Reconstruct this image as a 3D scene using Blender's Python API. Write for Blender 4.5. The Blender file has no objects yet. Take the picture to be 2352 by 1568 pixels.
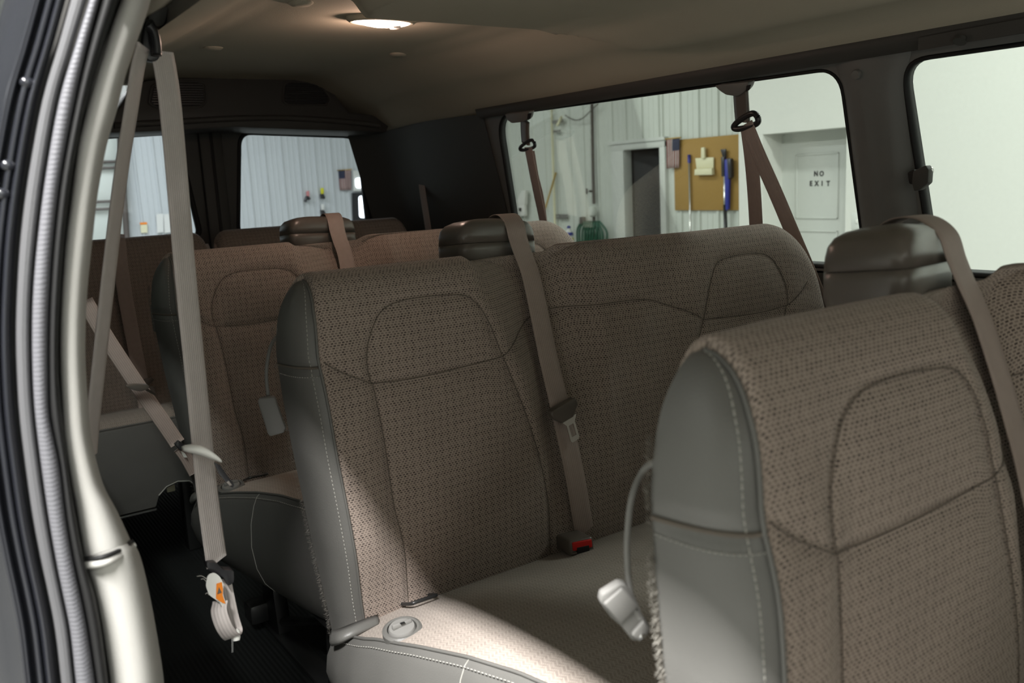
import bpy, bmesh, math, random
from mathutils import Vector, Matrix

# ------------------------------------------------------------------ camera, world, lights, exposure
SC = bpy.context.scene
COL = SC.collection
YAW, PITCH, ROLL, FPX = math.radians(34.013), math.radians(10.453), math.radians(-3.009), 2016.0
_f = Vector((math.sin(YAW)*math.cos(PITCH), math.cos(YAW)*math.cos(PITCH), -math.sin(PITCH)))
_r0 = Vector((math.cos(YAW), -math.sin(YAW), 0)); _u0 = _r0.cross(_f)
_R = math.cos(ROLL)*_r0 + math.sin(ROLL)*_u0
_U = -math.sin(ROLL)*_r0 + math.cos(ROLL)*_u0
CAM = Vector((0, 0, 1.10))
cd = bpy.data.cameras.new('camera'); cam = bpy.data.objects.new('camera', cd); COL.objects.link(cam)
cd.sensor_width = 36; cd.lens = FPX/2352*36; cd.clip_start = .02; cd.clip_end = 100
cam.matrix_world = Matrix(((_R.x, _U.x, -_f.x, CAM.x), (_R.y, _U.y, -_f.y, CAM.y), (_R.z, _U.z, -_f.z, CAM.z), (0, 0, 0, 1)))
cd.dof.use_dof = True; cd.dof.focus_distance = 1.75; cd.dof.aperture_fstop = 6.3
SC.camera = cam

W = bpy.data.worlds.new('world'); SC.world = W; W.use_nodes = True
W.node_tree.nodes['Background'].inputs[0].default_value = (.55, .6, .56, 1)
W.node_tree.nodes['Background'].inputs[1].default_value = .05
vs = SC.view_settings
vs.view_transform = 'Standard'; vs.look = 'None'; vs.exposure = 0.15; vs.gamma = 1.0; vs.use_curve_mapping = False

def area(name, loc, sx, sy, power, col, rot=(0, 0, 0)):
    l = bpy.data.lights.new(name, 'AREA'); l.shape = 'RECTANGLE'; l.size = sx; l.size_y = sy; l.energy = power; l.color = col
    o = bpy.data.objects.new(name, l); o.location = loc; o.rotation_euler = rot; COL.objects.link(o); return o
TUBE = (.99, 1.0, .97)
area('workshop_tube_light', (-1.12, -.5, 3.7), .15, 2.4, 780, (1.0, .985, .965))
area('workshop_tube_light', (4.6, 1.6, 3.7), .3, 4.5, 175, (.97, 1.0, .95))
area('workshop_tube_light', (5.2, 9.5, 3.7), .3, 5, 130, TUBE)
area('workshop_tube_light', (1.5, 11.0, 3.7), .3, 5, 340, (.95, .985, 1.0))
area('workshop_tube_light', (-4.5, 1.0, 3.7), .3, 5, 45, TUBE)
area('workshop_tube_light', (1.2, -4.6, 3.7), 5, .3, 470, TUBE)

# ------------------------------------------------------------------ helpers
def ray(x, y): return _f + (x-1176)/FPX*_R - (y-784)/FPX*_U
def at(x, y, X=None, Y=None, Z=None):
    d = ray(x, y)
    t = (X-CAM.x)/d.x if X is not None else (Y-CAM.y)/d.y if Y is not None else (Z-CAM.z)/d.z
    return CAM + t*d

def obj(name, me, mat=None, parent=None):
    o = bpy.data.objects.new(name, me); COL.objects.link(o)
    if mat is not None:
        for m in (mat if isinstance(mat, (list, tuple)) else [mat]): me.materials.append(m)
    if parent is not None: o.parent = parent
    return o
def tag(o, label, cat, group=None):
    o['label'] = label; o['category'] = cat
    if group: o['group'] = group
    return o
def struct(o): o['kind'] = 'structure'; return o
def stuff(o): o['kind'] = 'stuff'; return o
def thing(name, label, cat, loc=(0, 0, 0), group=None):
    o = bpy.data.objects.new(name, None); o.empty_display_size = .05; COL.objects.link(o); o.location = loc
    return tag(o, label, cat, group)
def dup(root, loc, label=None):
    r = root.copy(); COL.objects.link(r); r.location = loc
    if label: r['label'] = label
    for ch in list(root.children):
        c = ch.copy(); COL.objects.link(c); c.parent = r
        for g in list(ch.children):
            d = g.copy(); COL.objects.link(d); d.parent = c
    return r

class O:                                   # origin offset: meshes are written in world coordinates and stored relative to their thing
    o = Vector((0, 0, 0))
def mesh(name, vs_, fs, mat=None, parent=None, smooth=True, uvs=None):
    me = bpy.data.meshes.new(name); o_ = O.o
    me.from_pydata([(v[0]-o_.x, v[1]-o_.y, v[2]-o_.z) for v in vs_], [], fs)
    if smooth: me.polygons.foreach_set('use_smooth', [True]*len(me.polygons))
    if uvs:
        ul = me.uv_layers.new(name='uv')
        for l in me.loops: ul.data[l.index].uv = uvs[l.vertex_index]
    me.update()
    return obj(name, me, mat, parent)
def recalc(o):
    bm = bmesh.new(); bm.from_mesh(o.data); bmesh.ops.recalc_face_normals(bm, faces=bm.faces); bm.to_mesh(o.data); bm.free(); return o
def grid(name, P, mat, parent=None, ci=False, cj=False, uv=None, smooth=True, caps=False):
    ni, nj = len(P), len(P[0]); V = [p for r in P for p in r]; F = []
    for i in range(ni if ci else ni-1):
        for j in range(nj if cj else nj-1):
            a, b = i, (i+1) % ni; c, d = j, (j+1) % nj
            F.append((a*nj+c, b*nj+c, b*nj+d, a*nj+d))
    if caps:
        F.append(tuple(range(nj))[::-1]); F.append(tuple((ni-1)*nj+j for j in range(nj)))
    return mesh(name, V, F, mat, parent, smooth, [u for r in uv for u in r] if uv else None)
def frame_path(pts):
    pts = [Vector(p) for p in pts]; n = len(pts); T = []
    for i in range(n):
        t = pts[min(i+1, n-1)] - pts[max(i-1, 0)]; T.append(t.normalized() if t.length else Vector((0, 0, 1)))
    return pts, T
def smoothpath(pts, n=8):                  # Catmull-Rom through the points
    P = [Vector(p) for p in pts]; P = [2*P[0]-P[1]] + P + [2*P[-1]-P[-2]]; out = []
    for i in range(1, len(P)-2):
        a, b, c, d = P[i-1], P[i], P[i+1], P[i+2]
        for k in range(n):
            t = k/n
            out.append(.5*((2*b)+(c-a)*t+(2*a-5*b+4*c-d)*t*t+(3*b-a-3*c+d)*t**3))
    out.append(P[-2]); return out
def tube(name, pts, r, mat, parent=None, seg=8, rfun=None):
    pts, T = frame_path(pts); up = Vector((0, 0, 1)) if abs(T[0].z) < .9 else Vector((1, 0, 0)); P = []
    n_ = T[0].cross(up).normalized()
    for i, p in enumerate(pts):
        n_ = (n_ - T[i]*n_.dot(T[i])).normalized(); b = T[i].cross(n_); rr = r if rfun is None else rfun(i/(len(pts)-1))
        P.append([p + rr*(math.cos(2*math.pi*k/seg)*n_ + math.sin(2*math.pi*k/seg)*b) for k in range(seg)])
    return grid(name, P, mat, parent, cj=True, caps=True)
def ribbon(name, pts, sides, w, mat, parent=None, th=.0014):
    """webbing: flat band along pts, sides = width direction(s)"""
    pts, T = frame_path(pts); P = []; UV = []; L = 0
    if isinstance(sides, Vector): sides = [sides]*len(pts)
    for i, p in enumerate(pts):
        if i: L += (p-pts[i-1]).length
        s = sides[i]; s = (s - T[i]*s.dot(T[i])).normalized(); nn = T[i].cross(s); row = []; uv = []
        prof = [(-.5, 0), (-.48, .5), (-.25, .62), (0, .66), (.25, .62), (.48, .5), (.5, 0), (.48, -.5), (0, -.62), (-.48, -.5)]
        for a, b in prof: row.append(p + s*w*a + nn*th*b); uv.append(((a+.5)*w, L))
        P.append(row); UV.append(uv)
    return grid(name, P, mat, parent, cj=True, uv=UV, caps=True)
def prism(name, outline, ex, mat, parent=None, bevel=0, seg=2, smooth=True, holes=()):
    """closed planar outline (3d points) thickened along vector ex"""
    bm = bmesh.new(); o_ = O.o; ex = Vector(ex)
    if holes:
        E = []
        for loop in [outline]+list(holes):
            vv = [bm.verts.new(Vector(p)-o_) for p in loop]
            E += [bm.edges.new((vv[i], vv[(i+1) % len(vv)])) for i in range(len(vv))]
        bmesh.ops.triangle_fill(bm, use_beauty=True, edges=E)
        fs = list(bm.faces)
    else:
        fs = [bm.faces.new([bm.verts.new(Vector(p)-o_) for p in outline])]
    r = bmesh.ops.extrude_face_region(bm, geom=fs)
    bmesh.ops.translate(bm, vec=ex, verts=[v for v in r['geom'] if isinstance(v, bmesh.types.BMVert)])
    bmesh.ops.recalc_face_normals(bm, faces=bm.faces)
    if bevel:
        ed = [e for e in bm.edges if len(e.link_faces) == 2 and e.calc_face_angle(0) > .6]
        bmesh.ops.bevel(bm, geom=ed, offset=bevel, segments=seg, affect='EDGES', profile=.5, clamp_overlap=True)
    me = bpy.data.meshes.new(name); bm.to_mesh(me); bm.free()
    o = obj(name, me, mat, parent)
    if smooth: shade_auto(o)
    return o
def shade_auto(o, ang=.7):
    me = o.data
    me.polygons.foreach_set('use_smooth', [True]*len(me.polygons))
    bm = bmesh.new(); bm.from_mesh(me)
    for e in bm.edges:
        if len(e.link_faces) == 2 and e.calc_face_angle(0) > ang: e.smooth = False
    bm.to_mesh(me); bm.free()
def box(name, lo, hi, mat, parent=None, bevel=0, seg=2, rot=None):
    lo, hi = Vector(lo), Vector(hi); c = (lo+hi)/2; h = (hi-lo)/2
    bm = bmesh.new(); bmesh.ops.create_cube(bm, size=2)
    M = Matrix.Diagonal((h.x, h.y, h.z, 1))
    if rot is not None: M = rot.to_4x4() @ M
    bmesh.ops.transform(bm, matrix=Matrix.Translation(c-O.o) @ M, verts=bm.verts)
    if bevel: bmesh.ops.bevel(bm, geom=list(bm.edges), offset=bevel, segments=seg, affect='EDGES', profile=.5, clamp_overlap=True)
    me = bpy.data.meshes.new(name); bm.to_mesh(me); bm.free(); o = obj(name, me, mat, parent); shade_auto(o); return o
def ball(name, c, rx, ry, rz, mat, parent=None, p=2.0, nu=24, nv=14, rot=None):
    """superellipsoid"""
    sg = lambda v: math.copysign(abs(v)**(2/p), v); P = []
    for i in range(nv+1):
        a = -math.pi/2+math.pi*i/nv; row = []
        for j in range(nu):
            b = 2*math.pi*j/nu
            v = Vector((rx*sg(math.cos(a))*sg(math.cos(b)), ry*sg(math.cos(a))*sg(math.sin(b)), rz*sg(math.sin(a))))
            row.append(Vector(c) + (rot @ v if rot is not None else v))
        P.append(row)
    return grid(name, P, mat, parent, cj=True)
def lathe(name, base, axis, prof, mat, parent=None, seg=20):
    ax = Vector(axis).normalized(); u = ax.orthogonal().normalized(); w = ax.cross(u)
    P = [[Vector(base)+ax*h+r*(math.cos(2*math.pi*k/seg)*u+math.sin(2*math.pi*k/seg)*w) for k in range(seg)] for r, h in prof]
    o = grid(name, P, mat, parent, cj=True, caps=True); recalc(o); shade_auto(o); return o
def interp(tab, x):
    if x <= tab[0][0]: return tab[0][1]
    for (a, b), (c, d) in zip(tab, tab[1:]):
        if x <= c: return b+(d-b)*(x-a)/(c-a)
    return tab[-1][1]
def sstep(a, b, x):
    t = max(0, min(1, (x-a)/(b-a))); return t*t*(3-2*t)
def rrect(c, u, v, hw, hh, r, n=5, quad=None):
    """rounded rectangle loop around centre c with axes u, v"""
    out = []; c, u, v = Vector(c), Vector(u), Vector(v)
    for sx, sy, a0 in ((1, 1, 0), (-1, 1, 90), (-1, -1, 180), (1, -1, 270)):
        for k in range(n+1):
            a = math.radians(a0+90*k/n); out.append(c+u*(sx*(hw-r)+r*math.cos(a))+v*(sy*(hh-r)+r*math.sin(a)))
    return out
def roundpoly(pts, r, n=6):
    """polygon with rounded corners, r single or per-corner"""
    P = [Vector(p) for p in pts]; out = []; N = len(P)
    for i in range(N):
        a, b, c = P[i-1], P[i], P[(i+1) % N]; rr = r[i] if isinstance(r, (list, tuple)) else r
        if rr <= 0: out.append(b); continue
        d1, d2 = (a-b).normalized(), (c-b).normalized()
        rr1 = min(rr, (a-b).length*.49, (c-b).length*.49); p, q = b+d1*rr1, b+d2*rr1
        for k in range(n+1):
            t = k/n; out.append((1-t)**2*p+2*t*(1-t)*b+t*t*q)
    return out

# ------------------------------------------------------------------ materials
class NT:
    def __init__(s, name):
        s.m = bpy.data.materials.new(name); s.m.use_nodes = True; s.t = s.m.node_tree; s.b = s.t.nodes['Principled BSDF']
    def n(s, kind, **k):
        x = s.t.nodes.new(kind)
        for a, v in k.items(): setattr(x, a, v)
        return x
    def lk(s, a, b): s.t.links.new(a, b)
    def put(s, sock, v):
        if isinstance(v, (int, float)): sock.default_value = v
        elif isinstance(v, (tuple, list)): sock.default_value = v
        else: s.lk(v, sock)
    def math(s, op, a, b=None, c=None):
        x = s.n('ShaderNodeMath', operation=op); s.put(x.inputs[0], a)
        if b is not None: s.put(x.inputs[1], b)
        if c is not None: s.put(x.inputs[2], c)
        return x.outputs[0]
    def mix(s, fac, a, b):
        x = s.n('ShaderNodeMix', data_type='RGBA'); s.put(x.inputs[0], fac)
        for i, v in ((6, a), (7, b)): s.put(x.inputs[i], tuple(v)+(1,) if isinstance(v, tuple) and len(v) == 3 else v)
        return x.outputs[2]
    def noise(s, scale, detail=3, co=None, rough=.5):
        x = s.n('ShaderNodeTexNoise'); x.inputs['Scale'].default_value = scale; x.inputs['Detail'].default_value = detail; x.inputs['Roughness'].default_value = rough
        if co is not None: s.lk(co, x.inputs['Vector'])
        return x.outputs[0]
    def co(s, which='Object'): return s.n('ShaderNodeTexCoord').outputs[which]
    def sep(s, v):
        x = s.n('ShaderNodeSeparateXYZ'); s.lk(v, x.inputs[0]); return x.outputs
    def bump(s, h, strength=.3, dist=.002):
        x = s.n('ShaderNodeBump'); x.inputs['Strength'].default_value = strength; x.inputs['Distance'].default_value = dist; s.lk(h, x.inputs['Height']); s.lk(x.outputs[0], s.b.inputs['Normal'])
    def base(s, c=None, rough=.5, metal=0, spec=.5):
        if c is not None: s.put(s.b.inputs['Base Color'], tuple(c)+(1,) if isinstance(c, tuple) and len(c) == 3 else c)
        s.b.inputs['Roughness'].default_value = rough; s.b.inputs['Metallic'].default_value = metal; s.b.inputs['Specular IOR Level'].default_value = spec
        return s
def lin(r, g, b):
    f = lambda c: c/12.92 if c <= .04045 else ((c+.055)/1.055)**2.4
    return (f(r/255), f(g/255), f(b/255))
def simple(name, c, rough=.5, metal=0, spec=.5, bump=None):
    t = NT(name); co = t.co(); v = t.noise(35, 3, co)
    t.base(t.mix(t.math('MULTIPLY', v, .35), c, tuple(x*.82 for x in c)), rough, metal, spec)
    if bump: t.bump(t.noise(bump[0], 2, co), bump[1], bump[2])
    return t.m
def fabric(name, light, dark, du, dv, zig):
    """woven upholstery: rows of dark dashes shifted in a zig-zag, over UV in metres"""
    t = NT(name); u, v, _ = t.sep(t.co('UV'))
    V = t.math('DIVIDE', v, dv); row = t.math('FLOOR', V); fv = t.math('FRACT', V)
    tri = t.math('PINGPONG', row, 4.0)
    U = t.math('ADD', t.math('DIVIDE', u, du), t.math('MULTIPLY', tri, zig)); fu = t.math('FRACT', U)
    d1 = t.math('LESS_THAN', t.math('ABSOLUTE', t.math('SUBTRACT', fu, .5)), .33)
    d2 = t.math('LESS_THAN', t.math('ABSOLUTE', t.math('SUBTRACT', fv, .5)), .30)
    m = t.math('MULTIPLY', d1, d2)
    # broad diamond lattice that makes some dashes fainter
    D1 = t.math('SINE', t.math('MULTIPLY', t.math('ADD', u, v), 230.0)); D2 = t.math('SINE', t.math('MULTIPLY', t.math('SUBTRACT', u, v), 230.0))
    lat = t.math('MULTIPLY_ADD', t.math('MULTIPLY', D1, D2), .28, .72)
    ns = t.noise(900, 2, t.co('UV')); nb = t.noise(14, 2, t.co('UV'))
    rr = t.n('ShaderNodeTexWhiteNoise', noise_dimensions='2D'); cb = t.n('ShaderNodeCombineXYZ'); t.lk(t.math('FLOOR', U), cb.inputs[0]); t.lk(row, cb.inputs[1]); t.lk(cb.outputs[0], rr.inputs['Vector'])
    fac = t.math('MULTIPLY', m, t.math('MULTIPLY', lat, t.math('MULTIPLY_ADD', rr.outputs[0], .45, .78)))
    lc = t.mix(nb, tuple(x*1.12 for x in light), tuple(x*.86 for x in light))
    lc = t.mix(t.math('MULTIPLY', ns, .5), lc, tuple(x*.6 for x in light))
    t.base(t.mix(fac, lc, dark), .92, 0, .15)
    t.b.inputs['Sheen Weight'].default_value = .12; t.b.inputs['Sheen Roughness'].default_value = .5
    h = t.math('SUBTRACT', t.math('MULTIPLY', ns, .6), m); t.bump(h, .5, .0008)
    return t.m
def webbing(name, c):
    t = NT(name); u, v, _ = t.sep(t.co('UV'))
    s_ = t.math('SINE', t.math('MULTIPLY', u, 2*math.pi/.0042)); w = t.math('SINE', t.math('MULTIPLY', v, 2*math.pi/.0016))
    k = t.math('MULTIPLY_ADD', s_, .5, .5); nz = t.noise(60, 3, t.co('UV'))
    t.base(t.mix(t.math('MULTIPLY', t.math('ADD', k, nz), .42), c, tuple(x*.62 for x in c)), .55, 0, .35)
    t.bump(t.math('MULTIPLY_ADD', w, .4, s_), .35, .0005); return t.m
def glassm(name, tint, gloss=.06):
    t = NT(name); t.t.nodes.remove(t.b); out = t.t.nodes['Material Output']
    tr = t.n('ShaderNodeBsdfTransparent'); tr.inputs[0].default_value = tint+(1,); gl = t.n('ShaderNodeBsdfGlossy'); gl.inputs['Roughness'].default_value = .02
    fr = t.n('ShaderNodeFresnel'); fr.inputs['IOR'].default_value = 1.35; mx = t.n('ShaderNodeMixShader')
    t.lk(t.math('MULTIPLY', fr.outputs[0], .6), mx.inputs[0]); t.lk(tr.outputs[0], mx.inputs[1]); t.lk(gl.outputs[0], mx.inputs[2]); t.lk(mx.outputs[0], out.inputs['Surface'])
    return t.m
def emit(name, c, s):
    t = NT(name); t.base((.8, .8, .8)); t.b.inputs['Emission Color'].default_value = c+(1,); t.b.inputs['Emission Strength'].default_value = s; return t.m

M = {}
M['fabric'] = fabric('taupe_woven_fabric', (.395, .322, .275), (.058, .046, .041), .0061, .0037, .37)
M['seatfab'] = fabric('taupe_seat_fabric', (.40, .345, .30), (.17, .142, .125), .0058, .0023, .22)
M['cream'] = simple('stitch_thread', (.36, .35, .32), .7)
def vinyl(name, c, rough=.42):
    t = NT(name); co = t.co(); n1 = t.noise(450, 2, co); n2 = t.noise(9, 3, co)
    t.base(t.mix(n2, tuple(x*1.1 for x in c), tuple(x*.85 for x in c)), rough, 0, .45)
    t.bump(t.math('MULTIPLY_ADD', n2, 2.2, n1), .22, .0012); return t.m
M['vinyl'] = vinyl('grey_vinyl', (.125, .122, .114))
M['seam'] = simple('seam_thread', (.12, .10, .082), .9)
M['carpet'] = simple('grey_carpet_back', (.33, .31, .275), .95, 0, .1, (700, .8, .002))
M['brownplastic'] = simple('brown_grey_plastic', (.115, .098, .084), .34, 0, .5, (600, .12, .0006))
M['belt'] = webbing('taupe_webbing', (.42, .335, .30))
M['beltlit'] = webbing('lit_taupe_webbing', (.62, .565, .54))  # same taupe webbing, strong light on it put into a paler colour
M['beige'] = simple('beige_trim_plastic', (.45, .44, .415), .72, 0, .2, (380, .25, .0008))
t = NT('beige_headliner'); co = t.co(); t.base(t.mix(t.noise(3, 2, co), (.47, .43, .345), (.42, .385, .305)), .95, 0, .1); t.bump(t.noise(420, 3, co), .35, .001); M['liner'] = t.m
M['trim'] = simple('charcoal_trim_plastic', (.055, .053, .049), .55, 0, .35, (420, .25, .0008))
M['pillar'] = simple('dark_grey_pillar_plastic', (.15, .147, .14), .5, 0, .4, (420, .25, .0008))
M['black'] = simple('black_rubber', (.012, .012, .012), .6, 0, .3)
M['blackplastic'] = simple('black_plastic', (.022, .022, .024), .32, 0, .5)
M['paint'] = simple('black_car_paint', (.015, .016, .02), .18, 0, .5)
t = NT('grey_seal_rubber'); co = t.co(); X_, Y_, Z_ = t.sep(co)
w_ = t.math('SINE', t.math('ADD', t.math('MULTIPLY', Z_, 1500), t.math('MULTIPLY', t.noise(60, 2, co), 7)))
t.base((.115, .115, .125), .5, 0, .35); t.bump(w_, .2, .0006); M['seal'] = t.m
M['greystrip'] = simple('grey_flange_rubber', (.11, .11, .115), .4, 0, .4)
M['metal'] = simple('brushed_steel', (.62, .62, .60), .25, 1)
M['chrome'] = simple('chrome', (.75, .75, .74), .12, 1)
M['darkmetal'] = simple('black_steel', (.02, .02, .02), .35, 0, .5)
M['red'] = simple('red_plastic', (.55, .012, .01), .35)
M['greyplastic'] = simple('grey_plastic', (.20, .195, .185), .6, 0, .3)
M['white'] = simple('white_plastic', (.72, .72, .68), .45)
t = NT('black_ribbed_mat'); co = t.co(); x_, y_, z_ = t.sep(co); rib = t.math('SINE', t.math('MULTIPLY', x_, 2*math.pi/.011))
t.base(t.mix(t.noise(8, 4, co), (.012, .013, .013), (.02, .021, .021)), .5, 0, .4); t.bump(rib, .25, .002); M['floor'] = t.m
M['glass'] = glassm('window_glass', (.93, .96, .94)); M['dimglass'] = glassm('dimming_side_glass', (.48, .50, .49)); M['tint'] = glassm('tinted_rear_glass', (.86, .89, .92))  # second glass is darkened to cut light through the unseen passenger-side window
M['wallwhite'] = simple('smooth_white_wall', (.64, .65, .61), .7, 0, .2)
M['panel'] = simple('ribbed_metal_panel', (.58, .61, .56), .5, 0, .3)
M['panelgrey'] = simple('ribbed_steel_rear_panel', (.55, .575, .58), .5, 0, .3)
M['doorwhite'] = simple('white_door_paint', (.60, .62, .585), .5)
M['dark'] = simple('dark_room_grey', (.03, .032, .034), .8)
M['concrete'] = simple('concrete_floor', (.30, .30, .28), .8)
M['cork'] = simple('brown_hardboard', (.33, .195, .045), .75)
M['orange'] = simple('orange_print', (.85, .25, .02), .5)
M['green'] = simple('green_hose_rubber', (.005, .085, .045), .4)
M['blue'] = simple('blue_plastic', (.02, .03, .28), .4)
M['ivory'] = simple('ivory_plastic', (.72, .69, .47), .45)
M['yellow'] = simple('yellow_plastic', (.65, .62, .02), .45)
M['pink'] = simple('pink_plastic', (.55, .22, .22), .5)
M['wood'] = simple('yellow_wood_handle', (.42, .27, .05), .6)
M['pipe'] = simple('rusty_pipe', (.09, .075, .065), .6)
M['lettering'] = simple('black_lettering', (.03, .03, .03), .7)
M['daylight'] = emit('daylit_pane', (.92, .96, 1.0), 4.0)
def flagm(name, u0, u1, v0, v1, right):
    """hung flag: stripes run down, canton in one upper corner; u,v given by UV 0..1"""
    t = NT(name); u, v, _ = t.sep(t.co('UV'))
    st = t.math('LESS_THAN', t.math('FRACT', t.math('MULTIPLY', u, 6.5)), .5)
    cu = t.math('GREATER_THAN', u, .46) if right else t.math('LESS_THAN', u, .5)
    can = t.math('MULTIPLY', cu, t.math('GREATER_THAN', v, .58))
    t.base(t.mix(can, t.mix(st, (.38, .34, .32), (.20, .055, .05)), (.025, .03, .06)), .8); return t.m

# ================================================================== THE VAN SHELL
XC = .985                                  # centre plane of the van
def XD(z): return 1.80-(z-.86)*.239 if z > .86 else 1.80     # inner face of the driver-side wall
def XP(z): return 2*XC-XD(z)
def atside(x, y, side=1, off=0):           # pixel to the tilted window plane
    d = ray(x, y); n = Vector((1, 0, .239)); t_ = (1.80+off+.86*.239-n.dot(CAM))/n.dot(d); return CAM+t_*d
def sidept(yy, zz, off=0): return Vector((XD(zz)+off, yy, zz))

struct(mesh('floor', [(.05, -1.6, 0), (1.9, -1.6, 0), (1.9, 3.62, 0), (.05, 3.62, 0), (.05, -1.6, -.05), (1.9, -1.6, -.05), (1.9, 3.62, -.05), (.05, 3.62, -.05)],
     [(0, 1, 2, 3), (7, 6, 5, 4), (0, 4, 5, 1), (1, 5, 6, 2), (2, 6, 7, 3), (3, 7, 4, 0)], M['floor'], None, False))

# headliner: one moulded sheet, with a dropped front section ending in a crisp step
ZT = [(0, 1.481), (.30, 1.480), (.38, 1.468), (.46, 1.436), (.52, 1.412), (.57, 1.398), (.61, 1.378), (.65, 1.352), (.685, 1.330), (.70, 1.322)]
def liner_z(x, y):
    h = abs(x-XC); z = interp(ZT, h) + .028*sstep(1.9, 3.3, y)*(1-sstep(.3, .7, h))
    if x > .76:
        dy = sstep(1.752, 1.738, y) if x < 1.35 else sstep(1.752+(x-1.35)*.2, 1.738-(x-1.35)*1.3, y)
        z -= .038*dy*sstep(.785, .825, x - .03*sstep(1.65, 1.74, y))*(1-sstep(1.48, 1.62, x))
    return z
xs = sorted(set([round(XC-.70+1.40*i/70, 4) for i in range(71)] + [.785, .79, .80, .81, .82, .83, .84, .85]))
ys = sorted(set([-1.6+.1*i for i in range(33)] + [1.6+.02*i for i in range(5)] + [1.70+.004*i for i in range(16)] + [1.78+.06*i for i in range(30)]))
hl = grid('ceiling', [[(x, y, liner_z(x, y)) for y in ys] for x in xs], M['liner'])
s_ = hl.modifiers.new('t', 'SOLIDIFY'); s_.thickness = .02; s_.offset = 1
struct(hl)
roof = grid('roof_skin', [[(XC+.80*math.sin(a), y, 1.385+.17*max(0, math.cos(a))**.55) for y in (-1.7, 1, 3.65)] for a in [math.radians(-90+180*i/40) for i in range(41)]], M['paint'])
struct(roof)

# driver-side window wall: flat tilted panel with two openings
def loop_yz(pts): return [sidept(y, z) for y, z in pts]
w2 = [atside(*p) for p in ((1147, 268), (1938, 160), (1987, 540), (1195, 640))]
w1 = [atside(*p) for p in ((2100, 137), (2500, 88), (2560, 640), (2148, 640))]
ZB = .855
def openloop(P, r):
    ya0, ya1 = P[0].y, P[1].y; z0, z1 = P[0].z, P[1].z; yb0, yb1 = P[3].y, P[2].y
    return roundpoly([sidept(ya0, z0), sidept(ya1, z1), sidept(yb1+(yb1-ya1)*.1, ZB), sidept(yb0+(yb0-ya0)*.1, ZB)], r, 8)
zt2 = 1.303; 
W2 = roundpoly([sidept(2.53, 1.312), sidept(1.205, 1.298), sidept(1.20, ZB), sidept(2.60, ZB)], [.085, .06, .05, .06], 8)
W1 = roundpoly([sidept(1.066, 1.293), sidept(-.15, 1.285), sidept(-.15, ZB), sidept(1.040, ZB)], [.06, .06, .05, .05], 8)
outer = [sidept(-1.6, .84), sidept(3.55, .84), sidept(3.55, 1.40), sidept(-1.6, 1.40)]
wl = prism('wall_left', outer, Vector((.02, 0, .0)), M['pillar'], None, 0, holes=[W2, W1]); struct(wl)
struct(prism('wall_left_lower', [(1.80, -1.6, 0), (1.80, 3.55, 0), (1.80, 3.55, .845), (1.80, -1.6, .845)], (.045, 0, 0), M['trim']))
def ring(name, loop, ex, wd, mat, parent=None):
    """gasket: rounded band round an opening; loop lies on the inner face, wd its inward width"""
    c = sum(loop, Vector())/len(loop); P = []
    for i, p in enumerate(loop):
        tn = (loop[(i+1) % len(loop)]-loop[i-1]).normalized(); n_ = Vector(ex).normalized(); q = tn.cross(n_).normalized()
        if q.dot(c-p) < 0: q = -q
        P.append([p+q*a+n_*b for a, b in ((-.004, -.001), (wd*.4, -.004), (wd, .006), (wd, .022), (-.004, .024))])
    return recalc(grid(name, P, mat, parent, ci=True, cj=True))
NRM = Vector((1, 0, .239)).normalized()
def pane(name, loop, off, mat, th=.004): return struct(prism(name, [p+NRM*off for p in loop], NRM*th, mat))
g2 = pane('window_1', W2, .010, M['glass']); ring('gasket', [p for p in W2], NRM, .005, M['black'], g2)
g1 = pane('window_2', W1, .010, M['glass']); ring('gasket', [p for p in W1], NRM, .006, M['black'], g1)

# moulded pillar between the two windows (a rounded cover standing proud of the wall)
def pillar_cover(y0, y1, z0, z1, proud):
    P = []
    for k in range(15):
        z = z0+(z1-z0)*k/14; fl = sstep(z1-.09, z1, z); a, b = y0-.03*fl, y1+.02*fl; row = []
        for j in range(15):
            s = j/14; y = a+(b-a)*s
            pr = proud*(1-abs(2*s-1)**3.5) + .004*math.exp(-((s-.60)/.05)**2)
            row.append((XD(z)-.001-pr*(1-.4*fl), y, z))
        P.append(row)
    return P
pc = grid('trim_1', pillar_cover(1.062, 1.200, .84, 1.335, .022), M['pillar']); struct(pc)
lathe('screw_cover', at(1968, 171, X=1.676), (-1, 0, -.2), [(.0005, .006), (.009, .006), (.0105, .004), (.0105, -.004)], M['pillar'], pc)

# roof rail over the windows
rp = [(-.02, .0), (-.036, .012), (-.04, .03), (-.03, .047), (.0, .05)]
P = [[(XD(1.306)+a, y, 1.306+b+.006*sstep(2.2, 3.0, y)) for a, b in rp] for y in [-1.6+.1*i for i in range(43)]]
struct(grid('trim_2', P, M['trim']))
# fairing lips where the shoulder-belt anchors and the front window rail sit
rl = recalc(grid('trim_3', [[(XD(1.30)-.045-.004*math.sin(math.pi*s), .55+.45*s, 1.318+.012*t-.004*s) for t in (-1, -.3, .4, 1)] for s in [i/8 for i in range(9)]], M['trim'])); struct(rl)
lathe('screw_cover', at(2205, 93, X=1.645), (-.6, 0, -1), [(.0005, .003), (.012, .003), (.012, -.004)], M['trim'], rl)

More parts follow.
